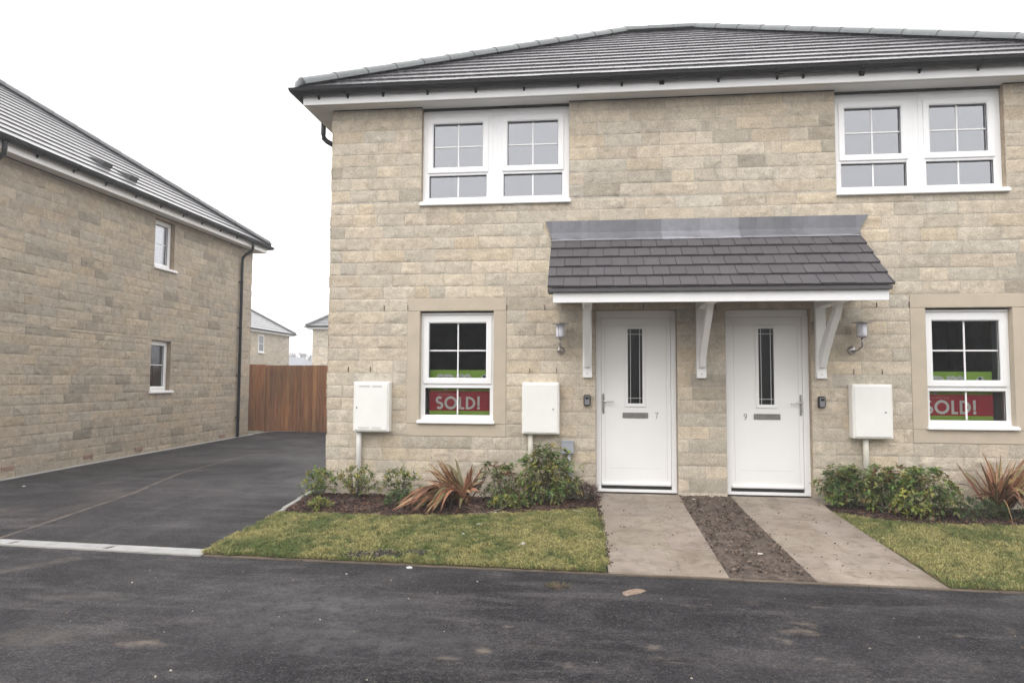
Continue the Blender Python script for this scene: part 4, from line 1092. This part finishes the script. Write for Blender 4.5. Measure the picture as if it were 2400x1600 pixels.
# bare winter trees far off
def bare_tree(x, y, h, seed, label):
    r = random.Random(seed); t = thing('bare_tree', label, 'tree', (x, y, -.4), 'bare winter trees in the distance')
    tr = MB(); cr = MB()
    def grow(b, p, d, L, rad_, lev):
        n = 3; pts = [p]; q = p; dd = d
        for k in range(n):
            dd = (dd + Vector((r.uniform(-.2, .2), r.uniform(-.2, .2), r.uniform(-.05, .15)))).normalized(); q = q + dd*L/n; pts.append(q)
        b.tube(pts, [lerp(rad_, rad_*.55, k/n) for k in range(n+1)], 5)
        if lev < 5:
            for k in range(3 if lev < 4 else 2):
                i = r.choice((2, 3, 3)); a = r.uniform(0, 2*PI); s = r.uniform(.35, .8)
                nd = (dd + Vector((cos(a)*s, sin(a)*s, r.uniform(-.1, .3)))).normalized()
                grow(cr, pts[i], nd, L*r.uniform(.6, .8), max(rad_*.6, .035), lev+1)
    grow(tr, Vector((x, y, -.4)), Vector((0, 0, 1)), h*.34, .22, 0)
    m = simple('grey_twig', (.13, .12, .11), .9) if 'grey_twig' not in bpy.data.materials else bpy.data.materials['grey_twig']
    tr.build('trunk', m, t); cr.build('crown', m, t)
for k, (x, y, h, lab) in enumerate(((-62.6, 129, 8.2, 'leftmost bare tree on the skyline between the far houses'), (-61.4, 130, 8.8, 'middle bare tree on the skyline between the far houses'), (-60.0, 129, 8.2, 'rightmost bare tree on the skyline between the far houses'))):
    bare_tree(x, y, h, 40+k, lab)

# hedge across the road, seen only as a dark reflection in the lower windows
r = random.Random(3); b = MB()
for k in range(5200):
    x = r.uniform(-26, 30); z = r.uniform(-.3, 4.6+.5*sin(x*.9)+.4*sin(x*2.3)); y = -21 + r.uniform(-1.2, 1.2)
    a = r.uniform(0, 2*PI); s = r.uniform(.16, .34); e = r.uniform(-1, 1); c = r.uniform(.5, 1.3); u = Vector((cos(a), sin(a)*.5, e)).normalized()*s; v = Vector((-sin(a)*.4, .3, cos(a))).normalized()*s
    p = Vector((x, y, z)); b.poly([p-u, p-v, p+u, p+v], (.075*c, .085*c, .05*c))
b.box(-27, 31, -22, -21.5, -.4, 4.0, (.02, .022, .012))
tag(b.build('hedge', M_GRASS), 'tall dark evergreen hedge across the road behind the viewer', 'hedge')

# ================================================================== planting
def leaf(b, p, d, L, w, col, droop=.3, r=rnd):
    d = d.normalized(); side = d.cross(Vector((0, 0, 1)))
    if side.length < .1: side = Vector((1, 0, 0))
    side.normalize(); roll = r.uniform(-.7, .7); nrm = side.cross(d); side = (side*cos(roll) + nrm*sin(roll))
    m = p + d*L*.5; dd = (d + Vector((0, 0, -droop))).normalized(); t = m + dd*L*.5
    c2 = tuple(k*1.15 for k in col)
    i = [b.vert(p, col), b.vert(m-side*w, c2), b.vert(t, col), b.vert(m+side*w, c2), b.vert(m - Vector((0, 0, w*.35)), tuple(k*.85 for k in col))]
    b.face((i[0], i[1], i[4])); b.face((i[1], i[2], i[4])); b.face((i[2], i[3], i[4])); b.face((i[3], i[0], i[4]))
def shrub(name, label, cat, x, y, rx, ry, h, tips, cols, seed, L=.055, w=.011, group=None, stems=10, up=.5, per=9, zb=None, low=.1, hang=0.):
    r = random.Random(seed); z0 = garden_z(x, y)+.02 if zb is None else zb
    t = thing(name, label, cat, (x, y, z0), group); st = MB(); fo = MB(); base = Vector((x, y, z0))
    lob = [(r.uniform(0, 2*PI), r.uniform(.75, 1.15)) for _ in range(5)]
    tp = []
    for k in range(tips):
        a = r.uniform(0, 2*PI); q = r.random()**.45; zz = lerp(low, 1, r.random()**.8)
        lobe = 1 + .22*sin(3*a+lob[0][0]) + .14*sin(7*a+lob[1][0])
        prof = math.sqrt(max(0.03, 1-(abs(zz-.45)/.62)**2.2))
        p = base + Vector((cos(a)*rx*q*lobe*prof, sin(a)*ry*q*lobe*prof, zz*h*(1+.12*sin(5*a+lob[2][0]))))
        tp.append(p)
    for k in range(stems):
        p = r.choice(tp); mid = base.lerp(p, .5) + Vector((r.uniform(-.03, .03), r.uniform(-.03, .03), .02))
        st.tube([base + Vector((r.uniform(-.03, .03), r.uniform(-.03, .03), -.03)), mid, p], [.006, .004, .002], 5, cap=False)
    for p in tp:
        out = (p-base-Vector((0, 0, h*.35))); out.normalize(); ax = (out + Vector((0, 0, up)) + Vector((r.uniform(-.4, .4),)*1 + (r.uniform(-.4, .4), 0))).normalized()
        cc = r.choice(cols); v = r.uniform(.7, 1.25)
        for q in range(per):
            a = 2*PI*q/per + r.uniform(-.4, .4); tilt = r.uniform(.5, 1.2) + hang*r.uniform(.3, 1)
            s1 = ax.orthogonal().normalized(); s2 = ax.cross(s1)
            d = ax*cos(tilt) + (s1*cos(a)+s2*sin(a))*sin(tilt); c = tuple(k_*v*r.uniform(.8, 1.2) for k_ in cc)
            leaf(fo, p + d*.004 + ax*r.uniform(-.02, .02), d, L*r.uniform(.7, 1.25), w*r.uniform(.8, 1.2), c, r.uniform(.1, .6), r)
    st.build('stem', M_BARK, t); fo.build('foliage', M_LEAF, t)
    return t
GRN = [(.13, .20, .055), (.09, .16, .045), (.17, .24, .07), (.21, .24, .07)]
GRN2 = [(.14, .20, .06), (.10, .16, .045), (.19, .24, .075), (.24, .25, .08), (.25, .20, .09)]
YEL = [(.32, .34, .08), (.23, .28, .07), (.17, .22, .06), (.36, .30, .08)]
DKG = [(.06, .10, .045), (.085, .13, .05), (.12, .16, .065)]
G1 = 'shrubs in the left flower bed'; G2 = 'shrubs in the right flower bed'
shrub('shrub', 'small yellow-green shrub at the corner of the house beside the driveway', 'shrub', -3.21, -.28, .21, .18, .31, 105, YEL+GRN[:2], 1, .040, .009, G1, up=.6)
shrub('shrub', 'small thin shrub with pale stems below the leftmost meter box pipe', 'shrub', -2.74, -.34, .26, .20, .33, 95, YEL+GRN2, 2, .042, .008, G1, stems=34, low=.30)
shrub('groundcover_plant', 'tiny light green plant low on the soil at the left end of the bed', 'plant', -2.98, -.80, .12, .08, .09, 44, YEL, 3, .034, .009, G1)
shrub('shrub', 'small shrub with yellow top under the lower left window, left of the red strap-leaved plant', 'shrub', -2.22, -.32, .23, .18, .32, 115, [YEL[0], YEL[3], YEL[0]]+DKG+[GRN[0]], 4, .038, .0085, G1)
shrub('shrub', 'low dull green conifer-like shrub overlapped by the red strap-leaved plant', 'shrub', -2.12, -.62, .17, .13, .17, 110, DKG+[GRN[0]], 5, .028, .006, G1)
shrub('shrub', 'upright sparse shrub with reddish tips between the red strap-leaved plant and the big rounded shrub', 'shrub', -1.06, -.28, .25, .15, .42, 90, GRN2+[(.22, .11, .055)], 6, .062, .011, G1, stems=18, hang=.5)
shrub('shrub', 'largest rounded green shrub below the plain meter box, left of the number 7 door', 'shrub', -.56, -.36, .33, .24, .58, 250, GRN2+YEL[:1], 7, .068, .012, G1, stems=20, hang=.8, up=.8)
shrub('groundcover_plant', 'low spreading green plant at the foot of the big rounded shrub', 'plant', -.96, -.60, .22, .12, .12, 70, YEL+GRN, 8, .045, .009, G1)
shrub('heather', 'dark purple-brown heather mound beside the number 7 path', 'plant', -.13, -.22, .19, .20, .19, 330, [(.10, .050, .048), (.13, .075, .065), (.07, .045, .04)], 9, .018, .004, None, up=.9, low=0)
shrub('shrub', 'leftmost green shrub of the right bed, beside the number 9 door', 'shrub', 2.66, -.22, .27, .18, .42, 200, GRN2+GRN, 10, .056, .011, G2, stems=14, hang=.5)
shrub('shrub', 'green shrub in front of the right meter box pipe', 'shrub', 3.04, -.30, .28, .20, .44, 220, GRN2+GRN+[(.22, .12, .055)], 11, .056, .011, G2, stems=14, hang=.5)
shrub('shrub', 'widest green shrub at the front of the right bed, beside the red strap-leaved plant', 'shrub', 3.30, -.52, .32, .24, .46, 240, GRN2+YEL[:1], 12, .066, .012, G2, stems=18, hang=.8)
shrub('shrub', 'low dark green shrub in front of the right red strap-leaved plant', 'shrub', 3.80, -.56, .27, .15, .20, 170, DKG, 13, .030, .006, G2)
shrub('shrub', 'low dark green shrub at the right edge of the view', 'shrub', 4.38, -.58, .24, .16, .20, 150, DKG+[GRN[1]], 14, .034, .007, G2)

def phormium(label, x, y, plan, seed, group):
    """plan(r) -> azimuth, reach, rise of the middle, height of the tip"""
    r = random.Random(seed); z0 = garden_z(x, y)+.01; t = thing('phormium', label, 'plant', (x, y, z0), group); b = MB()
    cols = [(.28, .13, .07), (.40, .22, .13), (.22, .09, .05), (.20, .17, .07), (.54, .38, .22), (.14, .07, .04), (.38, .18, .10), (.32, .20, .09)]
    for k in range(plan[1]):
        a, R_, mid, tip = plan[0](r); h0 = r.uniform(.0, .08); w = r.uniform(.013, .027) if 'left' in label else r.uniform(.007, .016); c = r.choice(cols); v = r.uniform(.8, 1.2); c = tuple(q*v for q in c)
        P0 = Vector((x+r.uniform(-.05, .05), y+r.uniform(-.05, .05), z0+h0)); D = Vector((cos(a), sin(a), 0))
        P1 = P0 + D*R_*r.uniform(.35, .55) + Vector((0, 0, mid)); P2 = P0 + D*R_; P2.z = z0+tip
        side0 = Vector((-sin(a), cos(a), 0)); tw0 = r.uniform(-.9, .9); tw1 = tw0 + r.uniform(-.8, .8); n = 9; pr = None
        for i in range(n+1):
            q = i/n; p = P0*(1-q)**2 + P1*2*q*(1-q) + P2*q*q; d = ((P1-P0)*(1-q) + (P2-P1)*q).normalized()
            up_ = side0.cross(d).normalized(); tw = lerp(tw0, tw1, q); side = side0*cos(tw)+up_*sin(tw); nr = side.cross(d)
            ww = max(w*min(1, .45+2.2*q)*(1 if q < .55 else max(0, (1-q)/.45)**.75), .0006)
            g = garden_z(p.x, p.y)+.03
            if p.z < g: p.z = g
            cc = tuple(m_*(1+.2*sin(q*5+k)) for m_ in c)
            q0 = b.vert(p-side*ww, cc); q1 = b.vert(p+nr*ww*.3, tuple(m_*.78 for m_ in cc)); q2 = b.vert(p+side*ww, cc)
            if pr: b.face((pr[0], pr[1], q1, q0)); b.face((pr[1], pr[2], q2, q1))
            pr = (q0, q1, q2)
    b.build('strap_leaves', M_PHOR, t)
    b = MB(); b.lathe(x, y, [(.06, z0-.03), (.055, z0+.04), (.02, z0+.09)], 8); b.build('crown', M_BARK, t, smooth=True)
def plan_l(r):
    q = r.random()
    if q < .60: return rad(r.gauss(222, 24)), r.uniform(.34, .76), r.uniform(.20, .42), r.uniform(.0, .12)
    if q < .86: return rad(r.gauss(188, 26)), r.uniform(.16, .46), r.uniform(.18, .34), r.uniform(.22, .52)
    return rad(r.gauss(20, 60)), r.uniform(.06, .30), r.uniform(.15, .30), r.uniform(.14, .48)
def plan_r(r):
    q = r.random()
    if q < .45: return rad(r.gauss(10, 45)), r.uniform(.15, .55), r.uniform(.32, .52), r.uniform(.34, .68)
    if q < .72: return rad(r.gauss(-30, 35)), r.uniform(.32, .66), r.uniform(.38, .56), r.uniform(.0, .20)
    return rad(r.uniform(70, 290)), r.uniform(.05, .42), r.uniform(.22, .45), r.uniform(.16, .62)
phormium('red-brown strap-leaved plant flopping to the left under the lower left window', -1.46, -.48, (plan_l, 175), 5, 'red strap-leaved plants')
phormium('red-brown strap-leaved plant standing under the right-hand lower window', 4.08, -.40, (plan_r, 200), 8, 'red strap-leaved plants')

# grass
def grass(name, n, inside, x0, x1, y0, y1, seed, zf):
    r = random.Random(seed); vs = []; fs = []; cs = []; k = 0
    while k < n:
        x = r.uniform(x0, x1); y = r.uniform(y0, y1)
        if not inside(x, y): continue
        cl = noise.noise(Vector((x*3.1, y*3.1, 5))); cl2 = noise.noise(Vector((x*11, y*11, 2))); cl3 = noise.noise(Vector((x*.9, y*.9, 8)))
        if cl2 < -.42 and r.random() < .75: k += 1; continue
        z = zf(x, y); h = (.016 + .014*r.random())*(1+.5*cl2) ; a = r.uniform(0, 2*PI); w = r.uniform(.0018, .0036); ln = r.uniform(.3, 1.3)*h; b_ = r.uniform(0, 2*PI)
        q = .52+1.1*cl+.9*cl2+.8*cl3+r.uniform(-.4, .4); q = max(0, min(1, q)); v = r.uniform(.7, 1.25)
        c = (lerp(.140, .40, q)*v, lerp(.185, .365, q)*v, lerp(.055, .150, q)*v)
        if r.random() < .08: c = (.20*v, .15*v, .07*v)
        i = len(vs); ca, sa = cos(a)*w, sin(a)*w; tx, ty = x+cos(b_)*ln, y+sin(b_)*ln; mx, my = x+cos(b_)*ln*.35, y+sin(b_)*ln*.35
        vs += [(x-ca, y-sa, z-.004), (x+ca, y+sa, z-.004), (mx+ca, my+sa, z+h*.65), (mx-ca, my-sa, z+h*.65), (tx, ty, z+h)]
        fs += [(i, i+1, i+2, i+3), (i+3, i+2, i+4)]; cs += [c]*5; k += 1
    b = MB(); b.v = vs; b.f = fs; b.c = cs; b.mi = [0]*len(fs)
    return tag(b.build(name, M_GRASS), kind='stuff')
def in_l(x, y):
    j = .03*noise.noise(Vector((x*9, y*9, 1)))
    if x < lerp(-3.42, -3.33, (y+2.26)/1.2) - .01 + j or x > .055+.035*noise.noise(Vector((y*8, 0, 3)))+lerp(.0, .0, 0): return False
    pk = math.exp(-((x+2.02)/.13)**2-((y+2.22)/.05)**2) + math.exp(-((x+1.80)/.08)**2-((y+2.17)/.05)**2) + .7*math.exp(-((x+1.55)/.06)**2-((y+2.12)/.03)**2)
    if abs(sin(x*1234.5+y*5432.1)) < pk*.9: return False
    return road_edge(x)-.012+j < y < bedfront_l(x)+.012+j
def in_r(x, y):
    j = .03*noise.noise(Vector((x*9, y*9, 1)))
    return x > P9R(y)-.0+.03*noise.noise(Vector((y*9, 0, 7))) and road_edge(x)-.012+j < y < bedfront_r(x)+.012+j
gzf = lambda x, y: garden_z(x, y)+.018
grass('grass', 105000, in_l, -3.5, .11, -2.5, -.4, 1, gzf)
grass('grass', 62000, in_r, 2.4, 5.0, -2.62, -.3, 2, gzf)

# bark chips and clods: nobody could count them
def chips(name, n, region, zf, seed, cols, smin, smax, flat=.25):
    r = random.Random(seed); b = MB(); k = 0
    while k < n:
        x, y = region(r)
        if x is None: continue
        s = r.uniform(smin, smax); p = Vector((x, y, zf(x, y)+s*.1)); R_ = Matrix.Rotation(r.uniform(0, 6.28), 3, 'Z') @ Matrix.Rotation(r.uniform(-.7, .7), 3, 'X') @ Matrix.Rotation(r.uniform(-.7, .7), 3, 'Y')
        v = r.uniform(.6, 1.4); c = tuple(q*v for q in r.choice(cols)); e = (s, s*r.uniform(.3, .8), s*flat)
        i = [b.vert(p + R_ @ Vector((e[0]*a*r.uniform(.6, 1), e[1]*d*r.uniform(.6, 1), e[2]*f)), c) for f in (-1, 1) for a, d in ((-1, -1), (1, -1), (1, 1), (-1, 1))]
        for q in ((4, 5, 6, 7), (0, 1, 5, 4), (1, 2, 6, 5), (2, 3, 7, 6), (3, 0, 4, 7)): b.face([i[z_] for z_ in q])
        k += 1
    return tag(b.build(name, M_CHIP), kind='stuff')
def bz(x, y): return garden_z(x, y) + .035*max(0, 1-((y+.45)/.5)**2)+.008
def reg_l(r):
    x = r.uniform(-3.32, .03); return (x, r.uniform(bedfront_l(x)-.03, -.02))
def reg_r(r):
    x = r.uniform(2.42, 5.2); return (x, r.uniform(bedfront_r(x)-.03, -.02))
def reg_m(r):
    y = r.uniform(-2.38, -.02); return (r.uniform(P7R(y)-.02, P9L(y)+.01), y)
BK = [(.042, .022, .018), (.065, .033, .024), (.028, .018, .015), (.12, .062, .040)]
chips('bark_mulch', 6500, reg_l, bz, 1, BK, .006, .022)
chips('bark_mulch', 4500, reg_r, bz, 2, BK, .006, .022)
chips('soil_clods', 1300, reg_m, lambda x, y: path_z(y)-.006, 3, [(.14, .10, .075), (.10, .072, .055), (.18, .135, .105), (.06, .045, .035)], .003, .015, .5)
def reg_s(r):
    while True:
        cx, cy, sx, sy = r.choice(((-2.02, -2.22, .09, .03), (-1.80, -2.17, .055, .03), (-2.02, -2.22, .09, .03), (-1.55, -2.12, .04, .02)))
        x, y = r.gauss(cx, sx), r.gauss(cy, sy)
        if y > road_edge(x): return (x, y)
chips('soil_clods', 420, reg_s, lambda x, y: garden_z(x, y)+.024, 8, [(.045, .038, .034), (.03, .026, .024), (.07, .058, .05)], .006, .022, .6)
def reg_e(r):
    y = r.uniform(-2.2, -.15); return (P7L(y)-.01+abs(r.gauss(0, .022)), y)
chips('edge_crumbs', 420, reg_e, lambda x, y: path_z(y)+.002, 4, BK+[(.05, .045, .02)], .004, .012, .5)
def reg_p(r):
    y = r.uniform(-2.3, -.1); L_, R_ = ((P7L, P7R) if r.random() < .4 else (P9L, P9R)); return (r.uniform(L_(y), R_(y)), y)
chips('path_crumbs', 90, reg_p, lambda x, y: path_z(y)+.001, 6, BK, .003, .009, .5)
def reg_rd(r): return (r.uniform(-6, 5), r.uniform(-6, -2.6))
chips('road_grit', 260, reg_rd, lambda x, y: -.279, 7, [(.30, .27, .22), (.18, .15, .12), (.12, .09, .06)], .003, .008, .5)

# small individual scraps
def scrap(name, label, cat, x, y, z, s, col, seed, group=None, flat=.4, el=1.4):
    r = random.Random(seed); b = MB(); n = 9; top = []; mid = []; c = tuple(k for k in col)
    rr = [r.uniform(.7, 1.2) for _ in range(n)]
    low = [b.vert((s*el*rr[k]*cos(2*PI*k/n), s*rr[k]*sin(2*PI*k/n), -s*.15), c) for k in range(n)]
    md = [b.vert((s*el*rr[k]*.98*cos(2*PI*k/n), s*rr[k]*.98*sin(2*PI*k/n), s*flat*.5), c) for k in range(n)]
    tp = [b.vert((s*el*rr[k]*.6*cos(2*PI*k/n), s*rr[k]*.6*sin(2*PI*k/n), s*flat*r.uniform(.8, 1.1)), tuple(k_*1.08 for k_ in c)) for k in range(n)]
    for a, e in ((low, md), (md, tp)):
        for k in range(n): b.face((a[k], a[(k+1) % n], e[(k+1) % n], e[k]))
    b.face(tp)
    o = b.build(name, M_CHIP); o.location = (x, y, z); o.rotation_euler.z = r.uniform(0, 3)
    return tag(o, label, cat, group)
scrap('pebble', 'white pebble on the tarmac at the front edge of the left lawn', 'pebble', -1.545, -2.40, -.277, .020, (.62, .62, .62), 1)
scrap('stone_chip', 'pale square stone chip on the left lawn near the number 7 path', 'stone chip', -.67, -1.83, garden_z(-.67, -1.83)+.035, .024, (.40, .37, .34), 2, flat=.2)
scrap('stone_chip', 'small white stone chip in the middle of the left lawn', 'stone chip', -1.16, -1.27, garden_z(-1.16, -1.27)+.035, .016, (.5, .5, .47), 3)
scrap('stone_chip', 'white chip on the left lawn just left of its middle', 'stone chip', -1.25, -1.6, garden_z(-1.25, -1.6)+.035, .011, (.55, .55, .52), 13)
scrap('stone_chip', 'white stone chip at the soil edge left of the big rounded shrub', 'stone chip', -1.06, -.80, garden_z(-1.06, -.8)+.03, .018, (.5, .5, .47), 4)
scrap('mud_patch', 'flat tan mud patch on the road in front of the number 7 path', 'mud patch', .235, -2.80, -.2795, .055, (.22, .165, .125), 5, flat=.05, el=1.9)
scrap('stone_chip', 'triangular white chip on the trodden soil between the paths', 'stone chip', 1.36, -1.86, path_z(-1.86)+.012, .022, (.48, .44, .40), 6, flat=.3, el=1.)
scrap('stone_chip', 'small white chip on the trodden soil near the house wall', 'stone chip', 1.06, -.22, path_z(-.22)+.012, .013, (.55, .54, .5), 16, flat=.3, el=1.6)
scrap('pebble', 'left one of the two white pebbles on the driveway near the neighbouring wall', 'pebble', -7.55, -.28, drive_z(-.28)+.002, .020, (.5, .45, .4), 7)
scrap('pebble', 'right one of the two white pebbles on the driveway near the neighbouring wall', 'pebble', -7.62, .45, drive_z(.45)+.002, .018, (.5, .47, .42), 8)
scrap('stone_chip', 'white chip on the right lawn near the right edge of the view', 'stone chip', 3.55, -1.95, garden_z(3.55, -1.95)+.035, .013, (.5, .49, .42), 18, flat=.5, el=1.2)
# grass tuft thrown on the road
t = thing('grass_clump', 'loose brown grass clump lying on the road in front of the left lawn', 'grass clump', (-.32, -2.76, -.279)); b = MB(); r = random.Random(4)
for k in range(150):
    a = r.uniform(0, 6.28); q = r.random()**.7; p = Vector((-.32+cos(a)*.085*q, -2.76+sin(a)*.05*q, -.277)); leaf(b, p, Vector((cos(a)*.6+r.uniform(-.5, .5), sin(a)*.6, r.uniform(.2, 1))), r.uniform(.02, .05), .0022, r.choice([(.12, .09, .04), (.09, .10, .03), (.16, .12, .06)]), .5, r)
b.build('blades', M_GRASS, t)
b = MB(); b.lathe(-.32, -2.76, [(.045, -.281), (.040, -.270), (.012, -.262)], 9); b.build('root_soil', M_SOIL, t)
# dead twig
b = MB(); b.tube([(-1.32, -.92, -.12), (-1.15, -.86, -.125), (-1.0, -.74, -.10), (-.93, -.66, -.055)], [.004, .0045, .005, .003], 6)
b.tube([(-1.1, -.83, -.12), (-1.02, -.86, -.12), (-.9, -.84, -.11)], [.0035, .003, .002], 6)
b.tube([(-1.25, -.90, -.122), (-1.3, -.8, -.10), (-1.38, -.78, -.08)], [.0035, .003, .002], 6)
tag(b.build('dead_twig', simple('pale_twig', (.20, .16, .12), .8)), 'bent dead twig lying on the soil in front of the left bed', 'twig')
b = MB(); b.box(-.06, .06, -.008, .008, 0, .008, bv=.002); o = b.build('wood_splinter', simple('pale_wood', (.38, .30, .21), .8)); o.location = (-.20, -.66, garden_z(-.2, -.66)+.032); o.rotation_euler.z = -.35
tag(o, 'pale wood splinter on the lawn beside the heather mound', 'wood scrap')
# edging kerb stones beside the bed
ek = None
for k, (x, y, x1, y1, lab) in enumerate(((-3.345, -1.12, -3.360, -.84, 'short pale edging stone nearest the left lawn, beside the driveway'), (-3.362, -.83, -3.380, -.42, 'pale edging stone in the middle of the row beside the left bed'), (-3.382, -.41, -3.395, .02, 'pale edging stone nearest the house corner, beside the left bed'))):
    b = MB(); L = y1-y
    b.box(-.025, .025, 0, L, -.12, .030, bv=.006)
    o = b.build('edging_stone', M_KERB); o.location = (x, y, garden_z(x, y)-.004+.008*k); o.rotation_euler = (math.atan2(garden_z(x, y1)-garden_z(x, y), L), 0, .04)
    tag(o, lab, 'edging stone', 'edging stones beside the left flower bed')

# thin winter mist over the whole estate
b = MB(); b.box(-250, 250, -210, 250, -1.45, 10.5)
hz_m = bpy.data.materials.new('mist'); hz_m.use_nodes = True; hn = hz_m.node_tree; hn.nodes.clear()
ho = hn.nodes.new('ShaderNodeOutputMaterial'); hv = hn.nodes.new('ShaderNodeVolumePrincipled'); hv.inputs['Color'].default_value = (.96, .97, 1, 1); hv.inputs['Density'].default_value = .0038
hn.links.new(hv.outputs[0], ho.inputs['Volume'])
tag(b.build('haze', hz_m), kind='stuff')

# ================================================================== camera, light, sky
sc = bpy.context.scene
cam = bpy.data.objects.new('camera', bpy.data.cameras.new('camera')); C.objects.link(cam); sc.camera = cam
cam.data.sensor_width = 36; cam.data.lens = 1566.45/2400*36; cam.data.clip_end = 3000; cam.data.clip_start = .05
yaw, pit, rol = -.1123, .0576, .0049
fw = Vector((sin(yaw)*cos(pit), cos(yaw)*cos(pit), sin(pit))); rt = Vector((cos(yaw), -sin(yaw), 0)); up = rt.cross(fw)
rt2 = rt*cos(rol)+up*sin(rol); up2 = -rt*sin(rol)+up*cos(rol)
Mx = Matrix((rt2, up2, -fw)).transposed().to_4x4(); Mx.translation = Vector((-.0996, -7.8314, 1.2561)); cam.matrix_world = Mx

SUN_EL, SUN_AZ = rad(50), rad(205)
w = bpy.data.worlds.new('World'); sc.world = w; w.use_nodes = True; nt = w.node_tree; nt.nodes.clear()
out = N(nt, 'ShaderNodeOutputWorld'); bg = N(nt, 'ShaderNodeBackground'); sky = N(nt, 'ShaderNodeTexSky', sky_type='NISHITA')
sky.sun_disc = False; sky.sun_elevation = SUN_EL; sky.sun_rotation = SUN_AZ; sky.dust_density = 3.; sky.ozone_density = 1.
hs = N(nt, 'ShaderNodeHueSaturation'); hs.inputs['Saturation'].default_value = .12; nt.links.new(sky.outputs[0], hs.inputs['Color'])
# the cloud layer evens the sky out
mx = mixc(nt, .82, hs.outputs[0], (13.6, 13.4, 13.3))
nt.links.new(mx, bg.inputs[0]); bg.inputs[1].default_value = .10; nt.links.new(bg.outputs[0], out.inputs[0])
sl_ = bpy.data.lights.new('sun', 'SUN'); sl_.energy = .55; sl_.angle = rad(35); sl_.color = (1, .97, .93)
so = bpy.data.objects.new('sun', sl_); C.objects.link(so)
so.rotation_euler = Vector((-sin(SUN_AZ)*cos(SUN_EL), -cos(SUN_AZ)*cos(SUN_EL), -sin(SUN_EL))).to_track_quat('-Z', 'Y').to_euler()
sc.view_settings.view_transform = 'Standard'; sc.view_settings.look = 'None'; sc.view_settings.gamma = 1; sc.view_settings.exposure = .86
